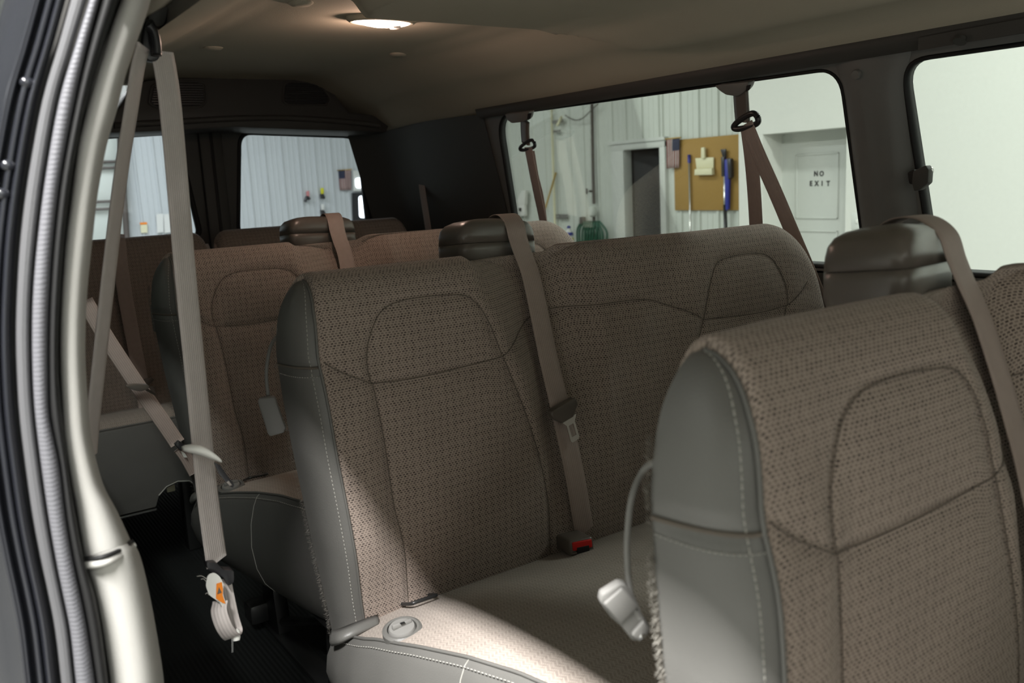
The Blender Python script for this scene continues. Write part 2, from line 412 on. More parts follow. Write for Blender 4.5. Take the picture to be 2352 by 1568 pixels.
# rear corner quarter panel (driver side) - dark moulded inner skin between side window and back doors
P = []
for k in range(18):
    z = .0+1.385*k/17; row = []
    for j in range(16):
        s = j/15; y = 2.60+.90*s; b = .012*math.sin(math.pi*min(1, s*1.3))
        row.append((XD(z)-.006-b-.10*sstep(.82, 1, s)**2, y, z))
    P.append(row)
struct(grid('wall_quarter', P, M['trim']))
P = []
for k in range(18):
    z = 1.385*k/17
    P.append([(XP(z)-.05+.10*sstep(.82, 1, j/15)**2, 2.60+.90*j/15, z) for j in range(16)])
struct(grid('wall_quarter_right', P, M['trim']))

# passenger side wall behind the door opening
def sp(y, z): return Vector((XP(z)-.06, y, z))
WP1 = roundpoly([sp(1.32, 1.298), sp(2.50, 1.312), sp(2.58, ZB), sp(1.30, ZB)], .07, 8)
wr = prism('wall_right', [sp(1.06, .84), sp(3.55, .84), sp(3.55, 1.40), sp(1.06, 1.40)], (-.045, 0, 0), M['pillar'], None, 0, holes=[WP1]); struct(wr)
struct(prism('wall_right_lower', [(.11, 1.02, 0), (.11, 3.55, 0), (.11, 3.55, .845), (.11, 1.02, .845)], (-.045, 0, 0), M['trim']))
struct(prism('wall_body_right', [p+Vector((-.05, 0, 0)) for p in (sp(.95, .84), sp(3.6, .84), sp(3.6, 1.44), sp(.95, 1.44))], (-.012, 0, 0), M['paint'], None, 0, holes=[[p+Vector((-.05, 0, 0)) for p in WP1]]))
struct(prism('wall_body_right_lower', [(.055, .95, -.25), (.055, 3.6, -.25), (.055, 3.6, .845), (.055, .95, .845)], (-.012, 0, 0), M['paint']))
NRP = Vector((-1, 0, .239)).normalized()
gp = struct(prism('window_3', [p+NRP*.022 for p in WP1], NRP*.004, M['dimglass'])); ring('gasket', WP1, NRP, .014, M['black'], gp)
P = [[(XP(1.306)-a, y, 1.306+b) for a, b in rp] for y in [-1.6+.1*i for i in range(52)]]
struct(recalc(grid('trim_4', P, M['beige'])))
struct(prism('wall_front', [(.15, -1.62, 0), (1.85, -1.62, 0), (1.85, -1.62, .85), (.15, -1.62, .85)], (0, -.05, 0), M['trim']))

# ---------------------------------------------------------------- rear doors with their windows
YR = 3.55
def ar(x, y, Y=YR): return at(x, y, Y=Y)
wr2 = [ar(548, 300), ar(828, 310), ar(853, 540), ar(545, 540)]
cx_ = (ar(410, 330).x+wr2[0].x)/2
RW = roundpoly(wr2, [.06, .07, .04, .04], 8)
LW = roundpoly([Vector((2*cx_-p.x, p.y, p.z+.003)) for p in wr2], [.06, .07, .04, .04], 8)
door_specs = (('door_1', RW, cx_+.004, 1.80), ('door_2', LW, .17, cx_-.004))
for nm, lp, xa, xb in door_specs:
    d = prism(nm, [(xa, YR, .02), (xb, YR, .02), (xb, YR, 1.40), (xa, YR, 1.40)], (0, .045, 0), M['trim'], None, 0, holes=[lp]); struct(d)
    ring('gasket', lp, (0, 1, 0), .014, M['black'], d)
    prism('glass', [p+Vector((0, .024, 0)) for p in lp], (0, .004, 0), M['tint'], d)
# black lining frame in the inside corner of the right-hand rear door
fr = smoothpath([ar(838, 296, 3.50), ar(850, 330, 3.50), ar(860, 400, 3.50), ar(872, 520, 3.50)], 6)
struct(tube('trim_5', fr, .02, M['black'], None, 10))
struct(box('trim_6', (cx_-.045, YR-.022, .3), (cx_+.045, YR-.001, 1.36), M['trim'], None, .01))
struct(box('trim_7', (cx_-.006, YR-.026, .3), (cx_+.006, YR-.0215, 1.36), M['black'], None, .001))
# two small bump stops at the top of each rear window
for k, (x, y) in enumerate(((583, 302), (787, 312), (366, 307))):
    b = lathe('glass_stop', ar(x, y-6, YR-.004), (0, -1, 0), [(.001, .012), (.007, .012), (.010, .006), (.010, -.0)], M['black'])
    tag(b, ['black rubber stop at upper left of the wide rear door window', 'black rubber stop at upper right of the wide rear door window', 'black rubber stop above the narrow rear window behind the belts'][k], 'stop', 'rear window stops')

# ---------------------------------------------------------------- header trim with two grilles over the rear doors
YH = 3.27
hd = thing('rear_header_trim', 'charcoal trapezoid header trim with two black grilles above the rear doors', 'trim panel', (XC, YH, 1.3))
O.o = Vector((XC, YH, 1.3))
hpx = [(740, 182), (775, 222), (802, 258), (845, 262), (880, 268), (896, 284), (888, 304), (700, 298), (540, 292), (400, 300), (270, 305), (232, 306), (226, 290), (240, 268), (275, 246), (300, 214), (330, 186), (380, 179), (560, 177)]
face = [at(x, y, Y=YH) for x, y in hpx]
prism('face_panel', face, (0, .26, 0), M['trim'], hd, .008, 2)
tube('lower_lip', smoothpath([at(x, y, Y=YH-.005) for x, y in ((262, 288), (400, 280), (540, 272), (660, 271), (800, 280), (872, 289))], 6), .011, M['trim'], hd, 10)
for gx in (((353, 199), (372, 189), (455, 189), (468, 196), (469, 232), (460, 243), (360, 244), (346, 236)), ((655, 196), (664, 190), (722, 191), (740, 204), (755, 226), (748, 239), (662, 239), (653, 232))):
    lp = [at(x, y, Y=YH-.002) for x, y in gx]; c = sum(lp, Vector())/len(lp)
    g = prism('grille_recess', roundpoly(lp, .008, 3), (0, .006, 0), M['black'], hd)
    O.o = O.o; ringpts = [c+(p-c)*1.08 for p in roundpoly(lp, .008, 3)]
    tube('grille_rim', ringpts+ringpts[:2], .0035, M['trim'], hd, 6)
    z0, z1 = min(p.z for p in lp)+.008, max(p.z for p in lp)-.008
    for k in range(9):
        z = z0+(z1-z0)*k/8; xs_ = []
        for i in range(len(lp)):
            a, b = lp[i], lp[(i+1) % len(lp)]
            if (a.z-z)*(b.z-z) < 0: xs_.append(a.x+(b.x-a.x)*(z-a.z)/(b.z-a.z))
        if len(xs_) >= 2: box('slat', (min(xs_)+.003, YH-.006, z-.0012), (max(xs_)-.003, YH-.002, z+.0012), M['blackplastic'], hd)
O.o = Vector((0, 0, 0))

# ---------------------------------------------------------------- dome lamp and headliner clips
lp = at(878, 55, Z=1.468); lamp = thing('dome_lamp', 'lit oval white dome lamp on the beige headliner', 'lamp', (lp.x, lp.y, 1.48)); O.o = Vector((lp.x, lp.y, 1.48))
P = []
for k in range(8):
    a = math.pi/2*k/7; sc = math.cos(a)
    P.append([(lp.x+.070*sc*math.cos(b)*(1 if abs(math.cos(b)) < .95 else 1.06), lp.y+.030*sc*math.sin(b)*(1-.25*math.cos(b)**2), 1.474-.014*math.sin(a)) for b in [2*math.pi*i/36 for i in range(36)]])
M['lens'] = emit('lit_lamp_lens', (1.0, .90, .84), 5.0)
grid('lens', P, M['lens'], lamp, cj=True)
P = [[(lp.x+ra*math.cos(b), lp.y+rb*math.sin(b), z) for b in [2*math.pi*i/36 for i in range(36)]] for ra, rb, z in ((.088, .046, 1.486), (.087, .045, 1.474), (.080, .039, 1.469), (.074, .034, 1.470), (.070, .030, 1.478))]
grid('housing', P, M['liner'], lamp, cj=True)
box('switch', (lp.x+.022, lp.y-.012, 1.458), (lp.x+.042, lp.y+.008, 1.466), M['greyplastic'], lamp, .002)
pl = bpy.data.lights.new('lamp_bulb', 'POINT'); pl.energy = 2.1; pl.color = (1.0, .68, .54); pl.shadow_soft_size = .01
po = bpy.data.objects.new('lamp_bulb', pl); COL.objects.link(po); po.parent = lamp; po.location = (0, 0, -.030)
O.o = Vector((0, 0, 0))
for k, (x, y) in enumerate(((490, 115), (915, 127), (690, 1))):
    p = at(x, y, Z=1.484); p.z = liner_z(p.x, p.y)
    c = lathe('headliner_clip', p, (0, 0, -1), [(.001, .006), (.02, .006), (.026, .002), (.026, -.004)], M['liner'])
    tag(c, ['round beige headliner clip left of the dome lamp, near the hanging belt', 'round beige headliner clip just behind the lit dome lamp', 'round beige headliner clip at the top edge, front of the lamp'][k], 'clip', 'headliner clips')

# ================================================================== BENCH SEATS
BY = .42; PITCHY = .84
BO = Vector((1.067, BY, 0))
def XE(z): return interp([(.33, .536), (.40, .530), (.54, .513), (.69, .497), (.79, .489), (.86, .486), (.93, .492), (.975, .500)], z)
PILL = [(.565, .797), (.562, .825), (.570, .860), (.598, .903), (.646, .918), (.744, .915), (.776, .898), (.797, .861), (.818, .799)]
SEAMS = {
 'pillow': smoothpath([(x, z, 0) for x, z in PILL], 6),
 'pillow_base': smoothpath([(.565, .797, 0), (.612, .792, 0), (.693, .792, 0), (.818, .799, 0)], 6),
 'edge': smoothpath([(.565, .797, 0), (.517, .823, 0), (.492, .842, 0)], 6),
 'lower_inner': smoothpath([(.568, .795, 0), (.581, .704, 0), (.591, .591, 0), (.606, .509, 0), (.612, .40, 0)], 6),
 'lower_outer': smoothpath([(.820, .797, 0), (.868, .668, 0), (.905, .527, 0), (.915, .40, 0)], 6),
 'yoke': smoothpath([(.818, .799, 0), (.853, .818, 0), (.897, .835, 0), (.960, .855, 0), (1.0665, .857, 0)], 6)}
CXB = 1.0665
def seam_dist(curves):
    segs = []
    for c in curves:
        for a, b in zip(c, c[1:]): segs.append((a.x, a.y, b.x-a.x, b.y-a.y))
    def d(x, z):
        best = 1e9
        for ax, az, dx, dz in segs:
            L2 = dx*dx+dz*dz
            if L2 == 0: continue
            px, pz = x-ax, z-az
            t_ = (px*dx+pz*dz)/L2; t_ = 0 if t_ < 0 else 1 if t_ > 1 else t_
            qx, qz = px-t_*dx, pz-t_*dz; q = qx*qx+qz*qz
            if q < best: best = q
        return math.sqrt(best)
    return d
PROF_F = [(.432, .335), (.424, .40), (.412, .50), (.406, .60), (.404, .70), (.404, .80), (.407, .86), (.414, .905), (.425, .935), (.440, .957), (.458, .970), (.474, .974)]  # front -> apex
PROF_T = [(.474, .974), (.495, .970), (.512, .955), (.524, .930), (.529, .90)]
def resample(tab, n):
    P = [Vector((a, b, 0)) for a, b in tab]; P = smoothpath(P, 6); L = [0]
    for a, b in zip(P, P[1:]): L.append(L[-1]+(b-a).length)
    out = []; k = 0
    for i in range(n+1):
        s = L[-1]*i/n
        while k < len(L)-2 and L[k+1] < s: k += 1
        t_ = (s-L[k])/max(1e-9, L[k+1]-L[k]); out.append((P[k]+(P[k+1]-P[k])*t_, s))
    return out

def valley(x, z):                          # deep groove between the outer and the middle seat, where the belt lies
    xl = interp([(.50, .90), (.67, .875), (.77, .845), (.86, .80), (.93, .765), (1.0, .765)], z); g = sstep(xl, .935, x)*sstep(1.16, .985, x)
    return g*interp([(.43, 0), (.55, .012), (.67, .030), (.77, .050), (.86, .070), (.93, .086), (1.0, .086)], z)
def vfade(x): return 1-.75*sstep(.99, 1.17, x)
def arch(z):
    t_ = max(0., min(1., (z-.875)/.099)); return 1-math.sqrt(max(0., 1-t_*t_))
def make_backrest(parent, x_far, r_far, r_near, nx, nj, seams, mirror, xe=XE, bulge=.042, cap_mats=('vinyl', 'vinyl')):
    F_ = resample(PROF_F, nj); T_ = resample(PROF_T, 10)[1:]
    sd = seam_dist(seams) if seams else None
    Lf = F_[-1][1]
    us = [i/nx for i in range(nx+1)]
    tail = [1-.06*(1-math.sin(math.pi/2*k/10)) for k in range(1, 11)]
    us = [u*.94 for u in us[:-1]] + [.94] + [t_ for t_ in tail if t_ > .9402]
    us = sorted(set([0, .002, .005, .009, .014] + us))
    def ztop(x, x0):
        z = .974
        if r_far and x > x_far-r_far: z -= r_far - math.sqrt(max(0, r_far**2-(x-(x_far-r_far))**2))
        if seams: z -= .012*sstep(.785, .815, x)*sstep(1.03, .99, x)          # notch under the belt tower
        if r_near and x < x0+r_near: z -= r_near - math.sqrt(max(0, r_near**2-(x0+r_near-x)**2))
        return z
    P, UV = [], []
    x0top = xe(.97)
    for u in us:
        row, uv = [], []
        xn = x0top+(x_far-x0top)*u; zt = ztop(xn, x0top)
        def zz(z): return z if z < .6 else .6+(z-.6)*(zt-.6)/.374
        for p, s in F_:
            z = zz(p.y); x = xe(p.y)+(x_far-xe(p.y))*u; y = p.x
            if sd:
                xm = 2*CXB-x if (mirror and x > CXB) else x
                d = sd(xm, p.y) if xm < CXB+.02 else 1
                y += .0042*math.exp(-(d/.0040)**2) - .004*(1-math.exp(-(d/.035)**2))
                y = max(y, min(y+valley(xm, p.y)*vfade(x), .512))
                y -= .012*sstep(.60, .54, xm)*sstep(.42, .55, p.y)*sstep(.9, .78, p.y)   # side bolster
            if u < .014: y += .0035*(1-u/.014)**2
            row.append((x, y, z)); uv.append((x, s))
        for p, s in T_:
            z = zz(p.y); xl = xe(.97) - (bulge-.004)*(1-arch(p.y)*.92); x = xl+(x_far-xl)*u
            y = .474+(p.x-.474)*(.13+.87*sstep(0, .10, u))
            if sd: y = max(y, .474+.040*vfade(x)*valley(2*CXB-x if x > CXB else x, .98)/.086)
            row.append((x, y, z)); uv.append((x, Lf+s))
        P.append(row); UV.append(uv)
    for j in range(len(P[0])):             # u runs along the surface so that the weave is not stretched in the groove
        acc = P[0][j][0]; UV[0][j] = (acc, UV[0][j][1])
        for i in range(1, len(P)):
            acc += (Vector(P[i][j][:2])-Vector(P[i-1][j][:2])).length; UV[i][j] = (acc, UV[i][j][1])
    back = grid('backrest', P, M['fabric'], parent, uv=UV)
    # carpeted back
    zs = [.34+(.90-.34)*k/24 for k in range(25)]; K = []
    for u in us:
        row = []
        for z in zs:
            xl = xe(z)-bulge+.004; x = xl+(x_far-xl)*u; xn = x0top+(x_far-x0top)*u; zt = ztop(xn, x0top)
            zq = z if z < .6 else .6+(z-.6)*(zt-.6)/.374
            y = .51+.02*sstep(.34, .6, z); ed = sstep(0, .10, u)
            row.append((x, .476+(y-.476)*(.06+.94*ed), zq))
        K.append(row)
    recalc(grid('back_panel', K, M['carpet'], parent))
    # vinyl end cap on the aisle side
    fr = [Vector(P[0][j]) for j in range(len(F_))]
    P_ = []
    for j, a in enumerate(fr):
        z = F_[j][0].y; tz = arch(z)
        b = Vector((xe(z)-(bulge-.0035)*(1-tz*.92), .4815-.007*tz, a.z)); row = []
        gr = .006*math.exp(-((z-.845)/.006)**2)
        for k in range(11):
            s = k/10; q = a.lerp(b, s); bl = (.012*(1-tz)+.004)*math.sin(math.pi*s**.8)
            nn = Vector((-.80, -.60, 0)); row.append(q+nn*(bl-gr*math.sin(math.pi*s)))
        P_.append(row)
    cap = recalc(grid('end_cap', P_, M[cap_mats[0]], parent))
    # far end
    P2 = []
    for j in range(len(F_)):
        a = Vector(P[-1][j]); b = Vector((a.x+.002, .52, a.z)); P2.append([a.lerp(b, k/6)+Vector((.02*math.sin(math.pi*k/6), 0, 0)) for k in range(7)])
    recalc(grid('far_end', P2, M[cap_mats[1]], parent))
    return P, F_, P_

def make_bench(name, label):
    global O
    r = thing(name, label, 'bench seat', BO, 'three-seat van benches'); O.o = BO.copy()
    base = [SEAMS[k] for k in SEAMS]
    P, F_, CAPP = make_backrest(r, 1.70, .13, .012, 210, 96, base, True)
    def surf_y(x, z):
        k = interp([(p.y, p.x) for p, s in F_], z)
        return k
    # dark seam threads lying in the grooves
    for nm, c in SEAMS.items():
        for mir in (0, 1):
            pts = [Vector((2*CXB-p.x if mir else p.x, surf_y(p.x, p.y)-.0015+.0022-.012*sstep(.60, .54, p.x)*sstep(.42, .55, p.y)*sstep(.9, .78, p.y)+vfade(2*CXB-p.x if mir else p.x)*valley(p.x, p.y), p.y)) for p in c]
            if mir: pts = pts[::-1]
            tube('seam', pts, .0007, M['seam'], r, 6)
    # welt and stitching down the aisle edge
    edge = [Vector(P[0][j])+Vector((-.0015, -.002, 0)) for j in range(0, len(F_))]
    tube('welt', edge, .0022, M['vinyl'], r, 8)
    V, Fc = [], []
    def stitch(a, b, n_):
        t_ = (b-a).normalized(); s_ = t_.cross(n_).normalized()*.0007; k = len(V); h = n_*.0012
        V.extend([a-s_, a+s_, b+s_, b-s_, (a+b)/2+h]); Fc.extend([(k, k+1, k+4), (k+1, k+2, k+4), (k+2, k+3, k+4), (k+3, k, k+4)])
    line = [q[1].lerp(q[2], .4) for q in CAPP]; acc = 0
    nrm = Vector((-.8, -.6, 0))
    for a, b in zip(line, line[1:]): stitch(a.lerp(b, .12)+nrm*.001, a.lerp(b, .82)+nrm*.001, nrm)
    jc = min(range(len(F_)), key=lambda j: abs(F_[j][0].y-.832)); rowc = CAPP[jc]
    for a, b in zip(rowc, rowc[1:]):
        for q in (0, .5): stitch(a.lerp(b, q+.06)+nrm*.001, a.lerp(b, q+.38)+nrm*.001, nrm)
    stuff(mesh('stitching', V, Fc, M['cream'], r, False))
    tube('cap_crease', [p+nrm*.001 for p in CAPP[min(range(len(F_)), key=lambda j: abs(F_[j][0].y-.845))]], .0022, M['seam'], r, 6)
    # frayed carpet fuzz along the back edge of the cap
    rnd = random.Random(5); V, Fc = [], []
    for k in range(1400):
        z = .36+.54*rnd.random(); x = XE(z)-.040+rnd.uniform(-.001, .002); y = .480+rnd.uniform(0, .004)
        d = Vector((-1, rnd.uniform(-.3, .8), rnd.uniform(-.9, .7))).normalized()*rnd.uniform(.003, .0075); w = Vector((0, .3, 1)).cross(d).normalized()*.0006; a = Vector((x, y, z)); n0 = len(V)
        V.extend([a-w, a+w, a+d+w*.4, a+d-w*.4]); Fc.append((n0, n0+1, n0+2, n0+3))
    stuff(mesh('carpet_fuzz', V, Fc, M['carpet'], r, False))
    # ---------------- cushion
    CZ = [(-.16, .500), (-.10, .512), (.0, .505), (.10, .488), (.20, .466), (.30, .440), (.38, .412), (.43, .396), (.46, .385)]
    def cx0(y): return interp([(-.16, .585), (-.05, .560), (.1, .535), (.25, .505), (.34, .492), (.40, .492), (.46, .50)], y)
    ys_ = [-.16+.62*k/44 for k in range(45)]; xsn = 60; P, UV = [], []
    for i in range(xsn+1):
        u = i/xsn; row, uv = [], []
        for y in ys_:
            x = cx0(y)+(1.68-cx0(y))*u; z = interp(CZ, y)
            z += .012*(1-math.exp(-((x-cx0(y))/.05)))-.012
            xm = 2*CXB-x if x > CXB else x
            for sx in (.905,): z -= .006*math.exp(-((xm-sx)/.006)**2)*sstep(.40, .30, y)
            z -= .016*sstep(.03, 0, y+.16)
            row.append((x, y, z)); uv.append((x, y))
        P.append(row); UV.append(uv)
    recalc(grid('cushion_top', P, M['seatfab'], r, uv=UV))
    # vinyl boxing: wraps front and aisle side down to the base
    ctop = [Vector(P[0][j]) for j in range(len(ys_))][::-1] + [Vector(P[i][0]) for i in range(1, xsn+1)]
    sidep = []
    n_side = len(ys_)
    for k, p in enumerate(ctop):
        if k < n_side: o_ = Vector((-1, 0, 0)); e = 1
        else: o_ = Vector((0, -1, 0)); e = 1
        if n_side-4 <= k < n_side+2: o_ = Vector((-1, -1, 0)).normalized()
        col = []
        for d, out in ((0, 0), (.006, .008), (.02, .016), (.05, .026), (.09, .030), (.13, .024), (.16, .010), (.18, -.01)):
            col.append(p+o_*out+Vector((0, 0, -d*(p.z-.25)/.18 if d else 0)))
        sidep.append(col)
    recalc(grid('cushion_boxing', sidep, M['vinyl'], r))
    tube('cushion_welt', [p+Vector((-.001, 0, .001)) for p in ctop], .0026, M['vinyl'], r, 6)
    V, Fc = [], []
    for a, b in zip(ctop[:n_side], ctop[1:n_side]):
        off = Vector((-.012, 0, -.008))
        for q in (0, .5): stitch(a.lerp(b, q+.05)+off, a.lerp(b, q+.37)+off, Vector((-.7, 0, .7)))
    stuff(mesh('stitching', V, Fc, M['cream'], r, False))
    tube('boxing_seam', [sidep[26][k]+Vector((-.0005, 0, 0)) for k in range(8)], .0009, M['cream'], r, 6)
    # flap of vinyl tucked round the rear corner of the cushion
    sh_ = Vector((0, PITCHY, 0)); up_ = smoothpath([at(x, y, Y=Y)-sh_ for x, y, Y in ((757, 1460, 1.262), (778, 1455, 1.232), (806, 1444, 1.222), (838, 1432, 1.222), (868, 1422, 1.228))], 4)
    lo_ = smoothpath([at(x, y, Y=Y)-sh_ for x, y, Y in ((762, 1484, 1.258), (780, 1479, 1.228), (806, 1466, 1.216), (840, 1450, 1.216), (872, 1433, 1.222))], 4)
    P = [[a+Vector((.006, .012, .002)), a, a.lerp(b, .35)+Vector((-.004, -.005, 0)), a.lerp(b, .7)+Vector((-.003, -.004, 0)), b, b+Vector((.006, .012, -.002))] for a, b in zip(up_, lo_)]
    recalc(grid('corner_flap', P, M['vinyl'], r, cj=True, caps=True))
    box('seat_base', (.58, -.10, .225), (1.66, .48, .345), M['darkmetal'], r, .01)
    # recliner knob set in a stitched collar
    kb = Vector((.527, .276, .443)); nk = Vector((-.12, -.12, 1)).normalized()
    kc = lathe('knob_collar', kb, nk, [(.030, -.01), (.030, .003), (.026, .0055), (.0225, .005), (.0225, -.01)], M['vinyl'], r, 28)
    kk = lathe('knob', kb, nk, [(.021, -.01), (.021, .004), (.019, .0075), (.001, .0085)], M['greyplastic'], r, 24)
    fin = box('knob_grip', kb+Vector((-.016, -.0035, .006)), kb+Vector((.016, .0035, .014)), M['greyplastic'], kk, .002)
    box('knob_window', kb+Vector((-.004, -.006, .0136)), kb+Vector((.003, -.002, .0146)), M['black'], kk)
    # child-seat latch bar in the bight
    for lx in (.625, 1.44):
        b = tube('latch_bar', smoothpath([(lx-.026, .420, .405), (lx-.024, .392, .416), (lx-.016, .386, .419), (lx+.016, .386, .419), (lx+.024, .392, .416), (lx+.026, .420, .405)], 5), .0032, M['darkmetal'], r, 8)
    # legs and floor rails
    for lx in (.62, 1.55):
        for ly in (-.02, .40):
            prism('leg', [(lx, ly-.03, .23), (lx, ly+.03, .23), (lx, ly+.055, .012), (lx, ly-.055, .012)], (.035, 0, 0), M['darkmetal'], r, .004)
        box('floor_rail', (lx-.008, -.12, 0.001), (lx+.043, .50, .014), M['darkmetal'], r, .004)
        tube('leg_brace', [(lx+.017, -.02, .20), (lx+.017, .38, .03)], .012, M['darkmetal'], r, 8)
    box('latch_hook', (.575, .415, .02), (.66, .475, .075), M['darkmetal'], r, .012)
    # ---------------- belt tower (plastic shoulder box astride the backrest)
    def tower(z0, z1, flare, nm, split=None, topdome=0):
        rows = []; n = 36
        levels = [(z0, 1-flare), (z0+(z1-z0)*.25, 1), (z0+(z1-z0)*.7, 1)] if not topdome else [(z0, 1.0), (z0+(z1-z0)*.35, .985), (z0+(z1-z0)*.6, .95), (z0+(z1-z0)*.8, .86), (z0+(z1-z0)*.93, .70), (z1, .45), (z1+.002, .1)]
        if not topdome: levels.append((z1, 1.0))
        for z, sc in levels:
            row = []
            for k in range(n):
                a = 2*math.pi*k/n; sg = lambda v, e: math.copysign(abs(v)**e, v)
                x = .914+.109*sc*sg(math.cos(a), .36); y = .576+.056*sc*sg(math.sin(a), .36)+(x-.903)*.33
                tilt = (y-.545)*-.10-(x-.884)*.03
                if topdome: x += .006*(1-sc)
                row.append(Vector((x, y, z+tilt*(1 if not topdome else 1))))
            rows.append(row)
        return recalc(grid(nm, rows, M['brownplastic'], r, cj=True, caps=True))
    tower(.945, .985, .06, 'tower_base'); tower(.986, 1.031, 0, 'tower_cover', topdome=1)
    O.o = Vector((0, 0, 0)); return r

def belt_path(k):
    o = Vector((0, PITCHY*k, 0))
    pts = [(.957, .625, 1.012), (.955, .595, 1.0315), (.952, .562, 1.0330), (.946, .533, 1.017), (.944, .520, .990), (.945, .508, .963), (.948, .493, .930), (.946, .478, .895), (.943, .463, .858), (.940, .447, .815)]
    pts += [tuple(at(x, y, Y=Y)-Vector((0, PITCHY, 0))) for x, y, Y in ((1262, 830, 1.272), (1290, 950, 1.253), (1318, 1080, 1.243), (1335, 1180, 1.25), (1345, 1240, 1.262))]
    return [Vector(p)+o for p in smoothpath(pts, 6)]
def make_shoulder_belt(label):
    bo = Vector((.93, BY, .41)); r = thing('seat_belt', label, 'seat belt', bo, 'centre shoulder belts'); O.o = bo.copy()
    pts = belt_path(0); pts = [p-bo+bo for p in pts]
    side = []
    for p in pts:
        s = sstep(1.05, .95, p.z); side.append(Vector((1, .06, -.12*s)).normalized())
    ribbon('webbing', pts, side, .046, M['belt'], r, .0016)
    # tongue: plastic carrier and steel plate with its slot
    c = at(1293, 945, Y=1.243)-Vector((0, PITCHY, 0)); ax = Vector((.28, 0, -1)).normalized(); sx = Vector((1, 0, .28)).normalized()
    outl = [(-.031, .012), (-.026, .017), (.026, .017), (.031, .012), (.030, .002), (.014, -.016), (-.014, -.016), (-.030, .002)]
    prism('tongue_grip', [c+sx*a-ax*b+Vector((0, .006, 0)) for a, b in outl], (0, -.016, 0), M['brownplastic'], r, .003)
    c2 = c+ax*.034+Vector((.004, -.006, 0))
    ol = [(-.018, .022), (.018, .022), (.010, .010), (.0105, -.022), (.008, -.026), (-.008, -.026), (-.0105, -.022), (-.010, .010)]
    hole = [(-.0055, .008), (.0055, .008), (.0055, -.016), (-.0055, -.016)]
    prism('tongue_plate', [c2+sx*a-ax*b for a, b in ol], (0, -.0025, 0), M['chrome'], r, 0, holes=[[c2+sx*a-ax*b for a, b in hole]])
    O.o = Vector((0, 0, 0)); return r
def make_buckle(label):
    bo = Vector((.944, .395, .405)); r = thing('belt_buckle', label, 'belt buckle', bo, 'bench belt buckles'); O.o = bo.copy()
    rot = Matrix.Rotation(math.radians(-14), 3, 'Z') @ Matrix.Rotation(math.radians(-9), 3, 'X')
    def pt(a, b, c): return bo+Vector((0, -.01, .022))+rot @ Vector((a, b, c))
    def bx(nm, lo, hi, mat, bev, par=r):
        lo, hi = Vector(lo), Vector(hi); c = (lo+hi)/2; h = (hi-lo)/2
        cc = pt(*c); return box(nm, cc-h, cc+h, mat, par, bev, 3, rot)
    bx('buckle_body', (-.0245, -.034, -.015), (.0245, .034, .015), M['brownplastic'], .006)
    bx('red_button', (-.0195, -.0372, -.004), (.0195, -.031, .0115), M['red'], .002)
    bx('tongue_slot', (-.0125, -.0378, -.0095), (.0125, -.032, .0015), M['black'], .001)
    bx('lower_rim', (-.0215, -.0368, -.0105), (.0215, -.033, -.0072), M['brownplastic'], .001)
    tube('stalk', [pt(0, .03, 0), pt(0, .05, -.006), pt(.002, .07, -.02)], .010, M['darkmetal'], r, 8)
    O.o = Vector((0, 0, 0)); return r

LBL = ['nearest taupe woven bench seat at the right, its grey vinyl end facing the camera', 'middle taupe woven bench seat with sunlit cushion and red belt buckle', 'third taupe woven bench seat, behind the middle bench, partly hidden by it']
LBL[1] = 'middle taupe woven bench seat whose pale cushion corner is brightly lit'
bench = make_bench('bench_seat', LBL[0])
for k in (1, 2): dup(bench, BO+Vector((0, PITCHY*k, 0)), LBL[k])
sb = make_shoulder_belt('taupe shoulder belt over the nearest bench at the right edge')
for k, l in ((1, 'taupe shoulder belt with steel tongue hanging down the middle bench'), (2, 'taupe shoulder belt over the third bench, lit pink by the dome lamp')): dup(sb, sb.location+Vector((0, PITCHY*k, 0)), l)
bk = make_buckle('brown belt buckle with red button on the middle bench cushion'); bk.location += Vector((0, PITCHY, 0))

# seat release handles on cables behind benches
def handle(label, anchor, cpts, hc, hax, big):
    r = thing('release_handle', label, 'handle', anchor, 'seat release handles'); O.o = Vector(anchor)
    tube('cable', smoothpath(cpts, 8), .0030, M['greyplastic'], r, 8)
    ax = Vector(hax).normalized(); sd = ax.cross(_f).normalized(); nn = sd.cross(ax).normalized()
    if nn.dot(_f) > 0: nn = -nn
    hc = Vector(hc)
    if big:
        ol = [(-.033, .010), (-.028, .014), (-.006, .0135), (.012, .010), (.030, .009), (.036, .004), (.036, -.006), (.031, -.011), (.010, -.011), (-.006, -.0135), (-.028, -.013), (-.034, -.008)]
        prism('grip', [hc+ax*a+sd*b+nn*.004 for a, b in ol], -nn*.009, M['greyplastic'], r, .002)
        prism('pull_plate', [hc+ax*a+sd*b+nn*.0085 for a, b in [(-.031, .010), (-.004, .0125), (.002, -.010), (-.028, -.011)]], -nn*.004, M['greyplastic'], r, .002)
        prism('cable_clamp', [hc+ax*a+sd*b+nn*.009 for a, b in [(.014, .008), (.022, .008), (.030, .004), (.032, -.006), (.020, -.008)]], -nn*.005, M['greyplastic'], r, .0015)
        lathe('rivet', hc+ax*.027-sd*.001+nn*.008, nn, [(.0032, 0), (.0032, .002), (.001, .003)], M['chrome'], r, 12)
    else:
        ol = [(-.032, .013), (-.028, .016), (.026, .017), (.034, .012), (.034, -.012), (.028, -.014), (-.030, -.013), (-.034, -.008)]
        prism('grip', [hc+ax*a+sd*b for a, b in ol], nn*.010, M['greyplastic'], r, .003)
    O.o = Vector((0, 0, 0))
def px3(lst, Y): return [at(x, y, Y=Y) for x, y in lst]
c = [at(1512, 1056, Y=.52)] + px3([(1478, 1080), (1452, 1140), (1441, 1230), (1442, 1310), (1452, 1380), (1470, 1418)], .535)
